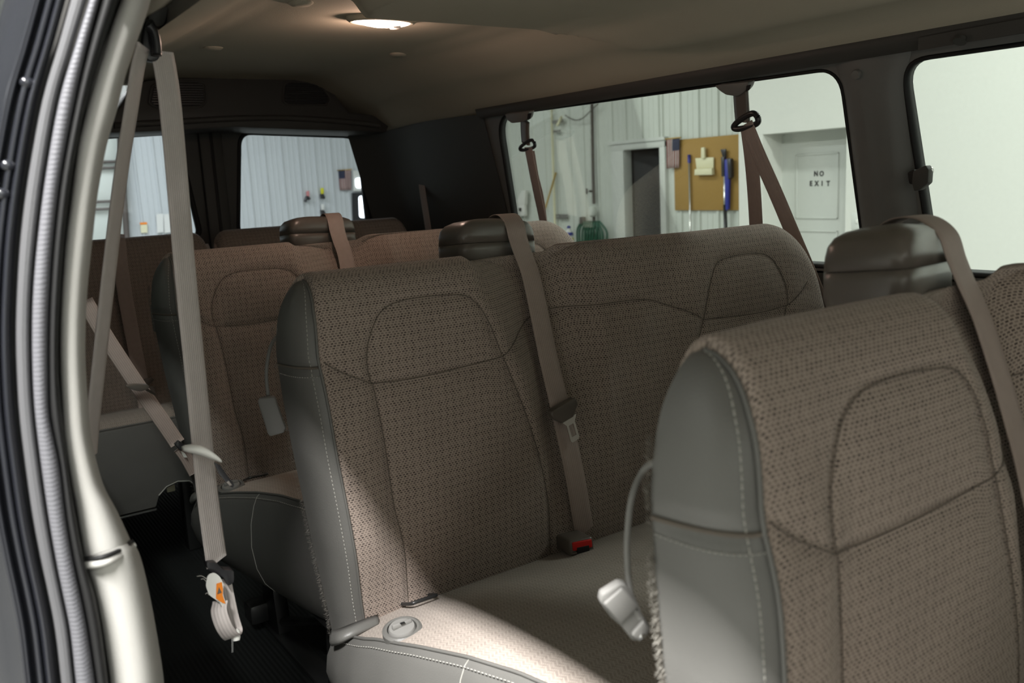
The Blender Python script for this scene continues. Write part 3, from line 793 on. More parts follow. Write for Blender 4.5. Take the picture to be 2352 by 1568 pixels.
handle('grey release handle on a bent cable above the lit cushion', c[0], c, at(1437, 1402, Y=.54), at(1490, 1475, Y=.54)-at(1380, 1330, Y=.54), True)
c = [at(662, 762, Y=1.375)] + px3([(642, 768), (622, 795), (612, 850), (615, 900), (620, 925)], 1.39)
handle('grey release handle hanging in front of the third bench', c[0], c, at(624, 951, Y=1.39), at(634, 985, Y=1.39)-at(612, 920, Y=1.39), False)
c = px3([(364, 676), (357, 684), (355, 697), (360, 712), (363, 722)], 2.22)
handle('small dark cable loop behind the third bench corner', c[0], c, at(364, 728, Y=2.225), (0, 0, -1), False)

# ---------------------------------------------------------------- rear four-seat bench in two sections
def make_rear():
    secs = ((.24, .868, 'taupe rear bench, left section behind the hanging belts'), (.895, 1.66, 'taupe rear bench, right section below the rear window'))
    for xa, xb, lab in secs:
        DY = 3.16; off = Vector((0, DY-BY, 0)); org = Vector((xa, DY, 0))
        r = thing('rear_bench_seat', lab, 'bench seat', org, 'rear bench sections'); O.o = Vector((xa, BY, 0))
        make_backrest(r, xb, .045, .045, 60, 30, [], False, xe=lambda z, xa=xa: xa+.012, bulge=.012, cap_mats=('fabric', 'fabric'))
        O.o = org
        ys_ = [2.64+.52*k/14 for k in range(15)]; P, UV = [], []
        for i in range(25):
            x = xa+(xb-xa)*i/24; row = []
            for y in ys_: row.append((x, y, .395+.085*sstep(3.2, 2.70, y)-.018*sstep(2.69, 2.64, y)))
            P.append(row); UV.append([(x, y) for y in ys_])
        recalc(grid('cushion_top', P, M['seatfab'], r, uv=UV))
        fz = [(.462, 0), (.44, -.012), (.40, -.02), (.33, -.018), (.26, -.008), (.215, .004)]
        if xa < .5:
            # vinyl front with an arched cut-out
            ol = [Vector((xa, 2.632, .465)), Vector((xb, 2.632, .465)), Vector((xb, 2.632, .215))]
            cut = [at(x, y, Y=2.632) for x, y in ((470, 1160), (452, 1118), (432, 1105), (405, 1106), (380, 1118), (362, 1138), (356, 1160))]
            ol += [Vector((p.x, 2.632, p.z if k not in (0, 6) else .215)) for k, p in enumerate(cut)] + [Vector((xa, 2.632, .215))]
            prism('front_boxing', ol, (0, -.016, 0), M['vinyl'], r, .004)
            tube('boxing_stitch', [Vector((p.x, 2.614, p.z+.006)) for p in cut[1:-1]], .0016, M['cream'], r, 6)
            box('base_edge', (xa, 2.612, .207), (cut[-1].x, 2.63, .2125), M['metal'], r)
            box('leg', (xa+.35, 2.75, .001), (xa+.39, 2.80, .39), M['darkmetal'], r, .006)
            box('bracket_tab', at(392, 1121, Y=2.66)-Vector((.012, .004, .010)), at(392, 1121, Y=2.66)+Vector((.012, .004, .010)), M['ivory'], r, .002)
        else:
            recalc(grid('front_boxing', [[(xa+(xb-xa)*i/10, 2.635+b, z) for z, b in fz] for i in range(11)], M['vinyl'], r))
            for lx in (xa+.1, xb-.12): box('leg', (lx, 2.80, .001), (lx+.04, 2.86, .39), M['darkmetal'], r, .006)
        box('seat_base', (xa+.03, 2.70, .36), (xb-.03, 3.22, .384), M['darkmetal'], r, .005)
        tube('welt', [(xa+(xb-xa)*i/10, 2.634, .466) for i in range(11)], .003, M['vinyl'], r, 6)
        O.o = Vector((0, 0, 0))
make_rear()
# belt and buckle on the rear bench
bo = at(320, 880, Y=3.12); r = thing('seat_belt', 'dark taupe belt lying down the left rear bench section', 'seat belt', bo); O.o = Vector(bo)
pts = smoothpath([at(270, 545, Y=3.20)+Vector((0, 0, .012)), at(272, 556, Y=3.15), at(276, 600, Y=3.127), at(291, 700, Y=3.125), at(310, 800, Y=3.125), at(325, 880, Y=3.127), at(335, 935, Y=3.13)], 6)
ribbon('webbing', pts, Vector((1, 0, -.15)), .046, M['belt'], r)
c = at(328, 878, Y=3.115); prism('tongue_grip', [c+Vector((a, 0, b)) for a, b in ((-.035, .008), (.03, .014), (.036, .006), (.014, -.014), (-.016, -.014))], (0, -.014, 0), M['brownplastic'], r, .003)
c = at(345, 895, Y=3.11); prism('tongue_plate', [c+Vector((a, 0, b)) for a, b in ((-.012, .016), (.012, .012), (.016, -.02), (-.004, -.022))], (0, -.003, 0), M['chrome'], r)
O.o = Vector((0, 0, 0))
b0 = at(332, 948, Y=3.08); r = thing('belt_buckle', 'dark belt buckle with red button on the left rear cushion', 'belt buckle', b0); O.o = Vector(b0)
box('buckle_body', b0+Vector((-.022, -.02, -.02)), b0+Vector((.022, .03, .012)), M['brownplastic'], r, .006); box('red_button', b0+Vector((-.018, -.024, -.006)), b0+Vector((.018, -.019, .008)), M['red'], r, .002)
O.o = Vector((0, 0, 0))

# ================================================================== NEAR DOOR PILLAR (passenger side)
beR = [(385, -170), (352, -40), (346, 0), (335, 38), (312, 102), (287, 178), (268, 255), (245, 335), (224, 450), (214, 538), (203, 640), (197, 740), (197, 836), (203, 930), (211, 1009), (236, 1108), (268, 1171), (302, 1245)]
beL = [(325, -170), (288, -40), (277, 0), (262, 38), (242, 102), (219, 178), (197, 255), (178, 335), (164, 450), (152, 538), (143, 640), (138, 740), (138, 836), (142, 930), (147, 1009), (163, 1108), (175, 1171), (193, 1281)]
def loft(name, cols, mat, parent=None, n=4, down=True):
    C_ = [smoothpath(c, n) for c in cols]
    if down:                               # carry the section straight down to the sill
        for c in C_: c.append(Vector((c[-1].x, c[-1].y, .0)))
    return recalc(grid(name, [[C_[k][j] for k in range(len(C_))] for j in range(len(C_[0]))], mat, parent))
def lerp2(a, b, s): return [(p[0]+(q[0]-p[0])*s, p[1]+(q[1]-p[1])*s) for p, q in zip(a, b)]
def colY(c, Y): return [at(x, y, Y=Y) for x, y in c]
def garnish(name, L, R, down):
    prof = [(0, .905), (.02, .890), (.10, .879), (.30, .872), (.55, .871), (.75, .878), (.88, .895), (.96, .93), (1.0, .985), (.99, 1.04)]
    g = loft(name, [colY(lerp2(L, R, s), Y) for s, Y in prof], M['beige'], down=down); return struct(g)
garnish('trim_8', beL, beR, False)
loR = [(304, 1244), (319, 1268), (335, 1324), (355, 1423), (374, 1541), (380, 1620)]
loL = [(193, 1283), (198, 1300), (212, 1342), (232, 1430), (250, 1545), (258, 1620)]
lw = garnish('trim_9', loL, loR, True)
# rolled top edge of the lower panel and the dark joint line between the two pieces
joint = [at(192, 1284, Y=.878), at(225, 1281, Y=.864), at(255, 1272, Y=.866), at(282, 1259, Y=.888), at(302, 1243, Y=.935)]
tube('joint_gap', smoothpath(joint, 6), .0024, M['black'], lw, 8)
tube('rolled_edge', smoothpath([p+Vector((0, .002, -.006)) for p in joint], 6), .0045, M['beige'], lw, 8)
# dark seal bulb, textured seal strip and flange strip
sR = [(325, -170), (288, -40), (277, 0), (241, 102), (204, 223), (169, 398), (152, 538), (142, 660), (137, 766), (138, 871), (146, 950), (158, 1068), (177, 1186), (197, 1285), (221, 1364), (236, 1443), (252, 1568), (262, 1640)]
sM = [(278, -170), (240, -40), (231, 0), (203, 102), (174, 230), (142, 398), (125, 538), (116, 660), (112, 766), (112, 871), (116, 960), (138, 1068), (152, 1186), (170, 1290), (186, 1364), (203, 1450), (221, 1568), (232, 1640)]
sL = [(254, -170), (214, -40), (204, 0), (172, 102), (134, 230), (104, 398), (86, 538), (75, 660), (72, 766), (74, 871), (80, 960), (93, 1068), (110, 1186), (128, 1290), (143, 1364), (160, 1450), (173, 1568), (184, 1640)]
fL = [(214, -170), (172, -40), (160, 0), (132, 102), (95, 230), (64, 398), (46, 538), (38, 660), (35, 766), (38, 871), (44, 960), (57, 1068), (74, 1186), (94, 1290), (110, 1364), (126, 1450), (140, 1568), (150, 1640)]
seal = loft('trim_10', [colY(sR, .905), colY(lerp2(sR, sM, .15), .868), colY(lerp2(sR, sM, .5), .852), colY(lerp2(sR, sM, .85), .856), colY(sM, .868), colY(sM, .885)], M['black']); struct(seal)
strip = loft('trim_11', [colY(sM, .872), colY(lerp2(sM, sL, .1), .858), colY(lerp2(sM, sL, .5), .852), colY(lerp2(sM, sL, .9), .856), colY(sL, .872)], M['seal']); struct(strip)
fl = loft('trim_12', [colY(sL, .885), colY(lerp2(sL, fL, .12), .868), colY(lerp2(sL, fL, .45), .858), colY(lerp2(sL, fL, .55), .864), colY(lerp2(sL, fL, .85), .856), colY(fL, .875)], M['greystrip']); struct(fl)
# painted door jamb with folded sheet-metal steps
jL = [(x-150, y) for x, y in fL]
jb = [(0, .878), (.06, .872), (.12, .862), (.16, .858), (.20, .866), (.34, .884), (.42, .880), (.46, .866), (.50, .866), (.56, .886), (.78, .90), (1.0, .93)]
jamb = loft('wall_jamb', [colY(lerp2(fL, jL, s), Y) for s, Y in jb], M['paint']); struct(jamb)
for s, w_ in ((.30, .0026), (.53, .0022)):
    tube('weld_bead', smoothpath(colY(lerp2(fL, jL, s), .868), 4), w_, M['paint'], jamb, 8)
for (x, y) in ((62, 190), (18, 380), (5, 445)):
    p = at(x, y, Y=.868); ball('dimple', p, .006, .004, .005, M['paint'], jamb)
# outer roof rail over the opening: painted gutter (keeps overhead light off the upper seats)
P = [[(XP(1.30)-.02+a, y, 1.335+b) for a, b in ((-.10, -.02), (-.09, .02), (-.05, .035), (.02, .02), (.03, .0), (.0, -.02))] for y in (-1.6, -.5, .3, .86)]
struct(recalc(grid('trim_13', P, M['paint'], None, cj=True)))

# ---------------------------------------------------------------- near hanging belt on the pillar
bo = Vector((.295, 1.2, .47)); r = thing('seat_belt', 'taupe belt coloured pale as if strongly lit, hanging from the pillar ring beside the door', 'seat belt', bo); O.o = Vector(bo)
YB = 1.20
ctr = [(372, 118), (380, 160), (389, 220), (399, 320), (413, 480), (427, 640), (445, 820), (459, 960), (467, 1042), (476, 1130), (489, 1230), (498, 1290)]
pts = smoothpath([at(x, y, Y=YB) for x, y in ctr], 5)
ribbon('webbing', pts, [(.86*(p-CAM).normalized()+.51*_R).normalized() for p in pts], .046, M['beltlit'], r, .002)
ctr2 = [(329, 105), (316, 160), (300, 260), (278, 400), (258, 560), (240, 720), (226, 850), (214, 960), (206, 1050)]
pts = smoothpath([at(x, y, Y=1.16+.02*k/8) for k, (x, y) in enumerate(ctr2)], 5)
ribbon('retractor_webbing', pts, [(.95*(p-CAM).normalized()+.31*_R).normalized() for p in pts], .046, M['beltlit'], r, .002)
# pillar ring
rc = at(348, 96, Y=1.19); prism('guide_ring', roundpoly([at(x, y, Y=1.18) for x, y in ((335, 45), (352, 42), (364, 70), (372, 118), (362, 142), (338, 138), (326, 106))], .008, 4), (0, .016, 0), M['blackplastic'], r, .004)
tube('ring_bar', smoothpath([at(x, y, Y=1.17) for x, y in ((342, 58), (352, 72), (358, 98), (360, 128))], 5), .006, M['blackplastic'], r, 10)
prism('anchor_cover', roundpoly([at(x, y, Y=1.21) for x, y in ((345, -60), (392, -60), (388, 20), (378, 60), (356, 62), (338, 40))], .012, 4), (0, .03, 0), M['pillar'], r, .006)
# oval tongue lying across the webbing, steel tip
c0, c1 = at(420, 1030, Y=1.165), at(507, 1058, Y=1.165)
P = []; ax = (c1-c0); up = Vector((0, -.5, .85))
for k in range(17):
    s = k/16; c = c0+ax*s+Vector((0, 0, .0055*math.sin(math.pi*s))); hh = .0098*max(.12, math.sin(math.pi*(.06+.90*s)))**.5; row = []
    for j in range(12):
        a = 2*math.pi*j/12; row.append(c+Vector((0, 0, 1))*hh*math.sin(a)*.75+Vector((.2, -1, 0))*hh*1.1*math.cos(a))
    P.append(row)
recalc(grid('tongue_grip', P, M['white'], r, cj=True, caps=True))
prism('tongue_plate', [at(x, y, Y=1.16) for x, y in ((490, 1060), (503, 1066), (537, 1112), (533, 1119), (522, 1112), (500, 1085))], (0, -.004, 0), M['blackplastic'], r, .0012)
prism('tongue_tip', [at(x, y, Y=1.1585) for x, y in ((523, 1102), (531, 1112), (526, 1114), (518, 1106))], (0, -.004, 0), M['chrome'], r)
# sewn end: keeper clip, folded loop, label tag, anchor hook
prism('keeper', roundpoly([at(x, y, Y=1.195) for x, y in ((466, 1281), (490, 1284), (505, 1300), (529, 1300), (530, 1328), (516, 1338), (508, 1318), (482, 1306), (470, 1300))], .004, 3), (0, -.016, 0), M['blackplastic'], r, .002)
pts = smoothpath([at(x, y, Y=Y) for x, y, Y in ((512, 1330, 1.20), (521, 1375, 1.20), (531, 1420, 1.20), (540, 1452, 1.195), (532, 1462, 1.175), (515, 1440, 1.165), (503, 1405, 1.17), (506, 1380, 1.18))], 6)
ribbon('folded_end', pts, Vector((1, -.35, .25)), .022, M['beltlit'], r, .002)
lab = prism('label_tag', roundpoly([at(x, y, Y=1.172) for x, y in ((476, 1320), (490, 1313), (504, 1322), (513, 1340), (512, 1365), (521, 1390), (514, 1395), (498, 1378), (480, 1366), (472, 1345))], .004, 3), (0, -.0015, 0), M['white'], r)
prism('orange_patch', [at(x, y, Y=1.1695) for x, y in ((497, 1340), (509, 1336), (512, 1352), (511, 1366), (518, 1386), (511, 1384), (496, 1374))], (0, -.0006, 0), M['orange'], lab)
prism('warning_triangle', [at(x, y, Y=1.1685) for x, y in ((499, 1364), (503, 1348), (509, 1360))], (0, -.0005, 0), M['seam'], lab)
for k, (a, b) in enumerate((((476, 1330), (452, 1323)), ((474, 1336), (462, 1330)), ((480, 1366), (472, 1364)), ((498, 1378), (508, 1392)))):
    tube('loose_thread', smoothpath([at(*a, Y=1.171), at((a[0]+b[0])/2, (a[1]+b[1])/2-4, Y=1.17), at(*b, Y=1.168)], 4), .0006, M['cream'], r, 5)
lathe('anchor_bush', at(541, 1444, Y=1.185), at(543, 1468, Y=1.18)-at(541, 1444, Y=1.185), [(.0035, 0), (.006, .003), (.006, .012), (.0045, .016)], M['white'], r, 14)
prism('anchor_hook', [at(x, y, Y=1.187) for x, y in ((531, 1460), (536, 1460), (536, 1497), (532, 1499))], (0, .003, 0), M['metal'], r)
O.o = Vector((0, 0, 0))

# belt of the third row, running from the far side wall down to the third bench
bo = at(425, 1045, Y=2.04); r = thing('seat_belt', 'taupe belt slanting down to the corner of the third bench', 'seat belt', bo); O.o = Vector(bo)
pts = smoothpath([at(x, y, Y=Y) for x, y, Y in ((195, 690, 2.16), (240, 768, 2.13), (285, 838, 2.10), (330, 905, 2.075), (372, 965, 2.055), (408, 1018, 2.045))], 6)
ribbon('webbing', pts, Vector((1, 0, .65)), .034, M['belt'], r, .002)
prism('tongue_grip', roundpoly([at(x, y, Y=2.06) for x, y in ((283, 884), (306, 880), (338, 881), (338, 889), (318, 896), (300, 892))], .006, 3), (0, -.02, 0), M['brownplastic'], r, .004)
prism('tongue_plate', [at(x, y, Y=2.045) for x, y in ((328, 889), (337, 890), (358, 904), (354, 907), (334, 896))], (0, -.004, 0), M['chrome'], r)
prism('keeper', [at(x, y, Y=2.035) for x, y in ((398, 1018), (408, 1009), (425, 1022), (412, 1033))], (0, -.014, 0), M['blackplastic'], r, .002)
pts = smoothpath([at(x, y, Y=2.04) for x, y in ((412, 1028), (428, 1050), (442, 1075), (448, 1086))], 5)
ribbon('folded_end', pts, Vector((1, 0, .6)), .028, M['belt'], r, .002)
prism('label_tag', [at(x, y, Y=2.03) for x, y in ((414, 1034), (424, 1040), (430, 1050), (422, 1050))], (0, -.001, 0), M['white'], r)
O.o = Vector((0, 0, 0))

# ---------------------------------------------------------------- driver-side window belts
def window_belt(label, anchor_px, sleeve, ringp, strands, rear):
    off = -.05
    A = atside(*anchor_px, off=off); r = thing('seat_belt', label, 'seat belt', A, 'window-side belts'); O.o = Vector(A)
    k = .55 if rear else 1.0
    def q(x, y, o=off): return atside(x, y, off=o)
    if rear: cov = [(1172, 258), (1228, 252), (1224, 268), (1215, 276), (1188, 279), (1178, 272)]
    else: cov = [(1655, 192), (1735, 183), (1730, 198), (1718, 210), (1706, 216), (1682, 213), (1668, 204)]
    prism('anchor_cover', roundpoly([q(*p) for p in cov], .006, 3), -NRM*.022, M['pillar'], r, .004)
    tp = cov[2]; prism('cover_notch', [q(*p, off-.023) for p in ([(1213, 261), (1221, 260), (1219, 272), (1212, 275)] if rear else [(1716, 196), (1726, 194), (1722, 206), (1714, 210)])], -NRM*.002, M['black'], r)
    s = smoothpath([q(x, y, off-.012) for x, y in sleeve], 6)
    ribbon('sleeve', s, Vector((-.15, -1, .05)), .046, M['brownplastic'], r, .007)
    (rx, ry), hl, hw = ringp; dx, dy = .91, -.41; ol = []
    for k in range(12):
        a = 2*math.pi*k/12; u_, v_ = hl*math.copysign(abs(math.cos(a))**.8, math.cos(a)), hw*math.copysign(abs(math.sin(a))**.7, math.sin(a))*(1+.45*math.cos(a))
        ol.append(q(rx+dx*u_-dy*v_, ry+dy*u_+dx*v_, off-.016))
    c = sum(ol, Vector())/len(ol); inner = [c+(p-c)*.42 for p in ol]
    tube('ring', [p for p in smoothpath(ol+[ol[0]], 5)], .0056 if rear else .0072, M['blackplastic'], r, 10)
    for nm, pts_, o2, dd in strands:
        P = smoothpath([q(x, y, off-.02+o2+dd*i) for i, (x, y) in enumerate(pts_)], 6)
        ribbon(nm, P, Vector((-.1, -1, .05)), .046, M['belt'], r, .0016)
    O.o = Vector((0, 0, 0)); return r
window_belt('taupe belt hanging from the front end of the long side window', (1700, 200), [(1701, 205), (1703, 240), (1706, 280)],
   ((1713, 281), 30, 12),
   [('webbing', [(1713, 284), (1740, 350), (1780, 440), (1818, 530), (1852, 610), (1880, 680), (1900, 740)], 0, -.004), ('webbing_return', [(1716, 290), (1725, 360), (1732, 440), (1737, 530), (1740, 620)], .045, .004)], False)
window_belt('taupe belt hanging at the rear end of the long side window', (1205, 265), [(1206, 276), (1206, 300), (1208, 330)],
   ((1211, 335), 18, 8),
   [('webbing', [(1213, 338), (1222, 385), (1233, 440), (1246, 500), (1258, 560)], 0, -.002), ('webbing_return', [(1219, 345), (1228, 400), (1240, 450), (1250, 520)], .02, .0)], True)
# belt from the slot in the rear quarter panel
bo = at(980, 400, X=1.755); r = thing('seat_belt', 'taupe belt from a slot in the dark rear quarter panel', 'seat belt', bo); O.o = Vector(bo)
prism('slot_bezel', roundpoly([at(x, y, X=1.752) for x, y in ((948, 384), (1000, 382), (1003, 398), (994, 410), (955, 404), (946, 394))], .006, 3), (-.012, 0, 0), M['trim'], r, .003)
prism('slot', [at(x, y, X=1.739) for x, y in ((956, 392), (994, 392), (990, 398), (958, 398))], (-.002, 0, 0), M['black'], r)
ribbon('webbing', smoothpath([at(x, y, X=X) for x, y, X in ((966, 398, 1.738), (969, 430, 1.73), (975, 470, 1.72), (982, 515, 1.71), (990, 570, 1.70))], 6), Vector((0, -1, 0)), .046, M['belt'], r)
O.o = Vector((0, 0, 0))
# hinged-window latch on the pillar
bo = at(2110, 410, X=1.72); r = thing('window_latch', 'black plastic window latch with chrome knob on the pillar edge', 'latch', bo); O.o = Vector(bo)
prism('latch_body', roundpoly([at(x, y, X=1.705) for x, y in ((2097, 393), (2126, 379), (2133, 390), (2131, 420), (2112, 436), (2099, 439), (2094, 420))], .003, 3), (.018, 0, 0), M['trim'], r, .0015)
prism('latch_foot', roundpoly([at(x, y, X=1.72) for x, y in ((2084, 396), (2100, 388), (2104, 425), (2088, 422))], .004, 3), (.035, 0, 0), M['black'], r, .002)
ball('latch_knob', at(2136, 392, X=1.722), .008, .008, .008, M['chrome'], r)
O.o = Vector((0, 0, 0))

# ================================================================== THE WORKSHOP AROUND THE VAN
GZ = -.60; CZ_ = 3.95; XW = 8.0; XS = 6.6; YW = 15.0
struct(prism('floor_workshop', [(-9, -8, GZ), (9.5, -8, GZ), (9.5, 16, GZ), (-9, 16, GZ)], (0, 0, -.05), M['concrete'], None, 0, smooth=False))
struct(prism('ceiling_workshop', [(-9, -8, CZ_), (9.5, -8, CZ_), (9.5, 16, CZ_), (-9, 16, CZ_)], (0, 0, .05), M['wallwhite'], None, 0, smooth=False))
struct(prism('wall_workshop_right', [(-8, -8, GZ), (-8, 16, GZ), (-8, 16, CZ_), (-8, -8, CZ_)], (-.05, 0, 0), M['panel'], None, 0, smooth=False))
struct(prism('wall_workshop_front', [(-8, -7, GZ), (9, -7, GZ), (9, -7, CZ_), (-8, -7, CZ_)], (0, -.05, 0), M['wallwhite'], None, 0, smooth=False))
def ribbed(name, p0, p1, inward, mat, zlo, zhi, pitch=.305, skip=()):
    d = (Vector(p1)-Vector(p0)); L = d.length; d.normalize(); n_ = Vector(inward); pr = []
    k = 0
    while k*pitch < L:
        b = k*pitch
        for a, h in ((0, 0), (.012, .022), (.038, .022), (.05, 0), (.13, 0), (.137, .006), (.15, .006), (.157, 0), (.215, 0), (.222, .006), (.235, .006), (.242, 0)): 
            if b+a <= L: pr.append((b+a, h))
        k += 1
    pr.append((L, 0))
    return struct(grid(name, [[Vector(p0)+d*a+n_*h+Vector((0, 0, z)) for z in (zlo, zhi)] for a, h in pr], mat, None, smooth=False))
# side wall: dark doorway cut out, so three pieces
dk = [at(1437, 345, X=XW), at(1520, 338, X=XW)]; dy1, dy0 = dk[0].y, dk[1].y; dz = dk[0].z
ribbed('wall_side_rear', (XW, YW, 0), (XW, dy1, 0), (-1, 0, 0), M['panel'], GZ, CZ_)
ribbed('wall_side_front', (XW, dy0, 0), (XW, 3.0, 0), (-1, 0, 0), M['panel'], GZ, CZ_)
ribbed('wall_side_above', (XW, dy1, 0), (XW, dy0, 0), (-1, 0, 0), M['panel'], dz, CZ_)
ribbed('wall_back', (-8, YW, 0), (XW, YW, 0), (0, -1, 0), M['panelgrey'], GZ, CZ_, .30)
# dark room beyond the doorway
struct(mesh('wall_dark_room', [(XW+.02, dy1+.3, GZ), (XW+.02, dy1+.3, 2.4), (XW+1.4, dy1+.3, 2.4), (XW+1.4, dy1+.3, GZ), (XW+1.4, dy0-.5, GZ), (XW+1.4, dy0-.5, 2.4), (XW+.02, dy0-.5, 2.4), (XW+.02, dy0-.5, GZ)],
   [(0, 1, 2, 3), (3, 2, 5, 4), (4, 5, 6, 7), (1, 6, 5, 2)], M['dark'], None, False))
df = thing('door_frame', 'white frame around the dark open doorway', 'door frame', (XW, dy0, GZ)); O.o = Vector((XW, dy0, GZ))
fw = .16
box('jamb', (XW-.05, dy1, GZ), (XW+.10, dy1+fw*1.5, dz+.07), M['doorwhite'], df, .006); box('jamb', (XW-.05, dy0-.10, GZ), (XW+.10, dy0, dz+.07), M['doorwhite'], df, .006)
box('lintel', (XW-.053, dy0-.10, dz), (XW+.10, dy1+fw*1.5, dz+.09), M['doorwhite'], df, .006); box('cap_moulding', (XW-.075, dy0-.12, dz+.085), (XW, dy1+fw*1.5+.04, dz+.125), M['doorwhite'], df)
O.o = Vector((0, 0, 0))
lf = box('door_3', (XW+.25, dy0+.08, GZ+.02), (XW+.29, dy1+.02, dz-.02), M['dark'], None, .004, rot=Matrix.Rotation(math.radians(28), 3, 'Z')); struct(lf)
# smooth white room wall with recessed door
cY = at(1697, 400, X=XS).y
rL, rR, rT = at(1752, 306, X=XS), at(1945, 292, X=XS), at(1850, 300, X=XS)
dyL, dyR, dzT = rL.y, rR.y, rT.z
hole = [(XS, dyL, GZ+.005), (XS, dyR, GZ+.005), (XS, dyR, dzT), (XS, dyL, dzT)]
struct(prism('wall_office', [(XS, cY, GZ), (XS, -6.9, GZ), (XS, -6.9, CZ_), (XS, cY, CZ_)], (.14, 0, 0), M['wallwhite'], None, 0, smooth=False, holes=[hole]))
struct(prism('wall_office_end', [(XS+.141, cY, GZ), (XW, cY, GZ), (XW, cY, CZ_), (XS+.141, cY, CZ_)], (0, -.10, 0), M['wallwhite'], None, 0, smooth=False))
XDR = XS+.30
struct(prism('trim_14', [(XS+.14, dyL+.02, GZ), (XDR+.1, dyL+.02, GZ), (XDR+.1, dyL+.02, dzT+.02), (XS+.14, dyL+.02, dzT+.02)], (0, .02, 0), M['wallwhite'], None, 0, smooth=False))
struct(prism('trim_15', [(XS+.14, dyR-.2, dzT), (XDR+.1, dyR-.2, dzT), (XDR+.1, dyL+.04, dzT), (XS+.14, dyL+.04, dzT)], (0, 0, .02), M['wallwhite'], None, 0, smooth=False))
d4 = prism('door_4', [(XDR, dyL+.02, GZ+.01), (XDR, dyR-.2, GZ+.01), (XDR, dyR-.2, dzT), (XDR, dyL+.02, dzT)], (.04, 0, 0), M['doorwhite'], None, 0, smooth=False); struct(d4)
pn = [at(x, y, X=XDR) for x, y in ((1831, 357), (1926, 352), (1927, 500), (1831, 500))]
def moulding(a, b, w): 
    lo = Vector((XDR-.012, min(a.y, b.y)-w, min(a.z, b.z)-w)); hi = Vector((XDR+.001, max(a.y, b.y)+w, max(a.z, b.z)+w)); box('panel_moulding', lo, hi, M['doorwhite'], d4, .004)
pz1, pz0 = pn[0].z, pn[3].z
for a, b in ((Vector((0, pn[0].y, pz1)), Vector((0, pn[1].y, pz1))), (Vector((0, pn[0].y, pz1)), Vector((0, pn[0].y, pz0))), (Vector((0, pn[1].y, pz1)), Vector((0, pn[1].y, pz0))), (Vector((0, pn[0].y, pz0)), Vector((0, pn[1].y, pz0)))): moulding(a, b, .007)
low0 = pz0-.12
for a, b in ((Vector((0, pn[0].y, low0)), Vector((0, pn[1].y, low0))), (Vector((0, pn[0].y, low0)), Vector((0, pn[0].y, low0-.6))), (Vector((0, pn[1].y, low0)), Vector((0, pn[1].y, low0-.6)))): moulding(a, b, .007)
tube('hinge', [at(1779, 398, X=XDR-.01), at(1779, 410, X=XDR-.01)], .01, M['metal'], d4, 8)
# lettering on the door
def letters(txt, pxs, pybase, pytop, parent):
    for ch, x in zip(txt, pxs):
        cu = bpy.data.curves.new('letter', 'FONT'); cu.body = ch; cu.extrude = .002; cu.align_x = 'CENTER'; cu.size = 1.0; cu.offset = .028
        to = bpy.data.objects.new('letter_tmp', cu); COL.objects.link(to)
        bpy.context.view_layer.update()
        me = bpy.data.meshes.new_from_object(to.evaluated_get(bpy.context.evaluated_depsgraph_get())); bpy.data.objects.remove(to)
        zb, zt = at(x, pybase, X=XDR).z, at(x, pytop, X=XDR).z; h = zt-zb
        y0 = min(v.co.y for v in me.vertices); y1 = max(v.co.y for v in me.vertices); sc = h/(y1-y0)
        p = at(x, pybase, X=XDR)
        Mx = Matrix(((0, 0, -1, XDR-.003), (-sc*.9, 0, 0, p.y), (0, sc, 0, p.z-y0*sc), (0, 0, 0, 1)))
        me.transform(Mx); o = obj('letter', me, M['lettering'], parent)
letters('NO', (1874.5, 1887.5), 404.5, 392.5, d4); letters('EXIT', (1863, 1876, 1888.5, 1902.5), 427, 415, d4)
# light switch plate right of the door
p = at(1969, 508, X=XS); sw = thing('switch_plate', 'white switch plate on the smooth wall beside the no-exit door', 'switch', p); O.o = Vector(p)
box('plate', p-Vector((.006, .05, .07)), p+Vector((0, .05, .07)), M['doorwhite'], sw, .003); box('toggle', p-Vector((.014, .008, .016)), p-Vector((.005, -.008, -.016)), M['white'], sw, .002)
O.o = Vector((0, 0, 0))

# ---- things on the pegboard wall
def sw_(x, y, off=.03): return at(x, y, X=XW-off)
a, b = sw_(1548, 323), sw_(1697, 307); lo = sw_(1551, 483)
pb = prism('tool_board', [(XW-.036, a.y, (a.z+b.z)/2), (XW-.036, b.y-.25, (a.z+b.z)/2), (XW-.036, b.y-.25, lo.z), (XW-.036, a.y, lo.z)], (.010, 0, 0), M['cork'], None, .002)
tag(pb, 'brown hardboard tool board on the ribbed workshop wall', 'board')
def flag(name, label, c, mat):
    n = 12; P, UV = [], []
    for i in range(n+1):
        s = i/n; w = .012*math.sin(s*9); row, uv = [], []
        for j in range(7):
            t_ = j/6; p = c[0].lerp(c[1], s).lerp(c[3].lerp(c[2], s), t_); nn = (c[1]-c[0]).cross(c[3]-c[0]).normalized(); row.append(p+nn*w*(.2+.8*t_)); uv.append((s, 1-t_))
        P.append(row); UV.append(uv)
    r = thing(name, label, 'flag', tuple(c[0])); O.o = Vector(c[0])
    cl = grid('cloth', P, mat, r, uv=UV); m_ = cl.modifiers.new('t', 'SOLIDIFY'); m_.thickness = .002
    tube('flag_staff', [c[0]+(c[0]-c[1])*.10, c[1]+(c[1]-c[0])*.10], .008, M['wood'], r, 8)
    O.o = Vector((0, 0, 0))
flag('wall_flag', 'small striped flag hung beside the brown tool board', [sw_(1531, 319, .07), sw_(1561, 316, .07), sw_(1559, 385, .07), sw_(1532, 387, .07)], flagm('striped_flag_board', 0, 1, 0, 1, True))
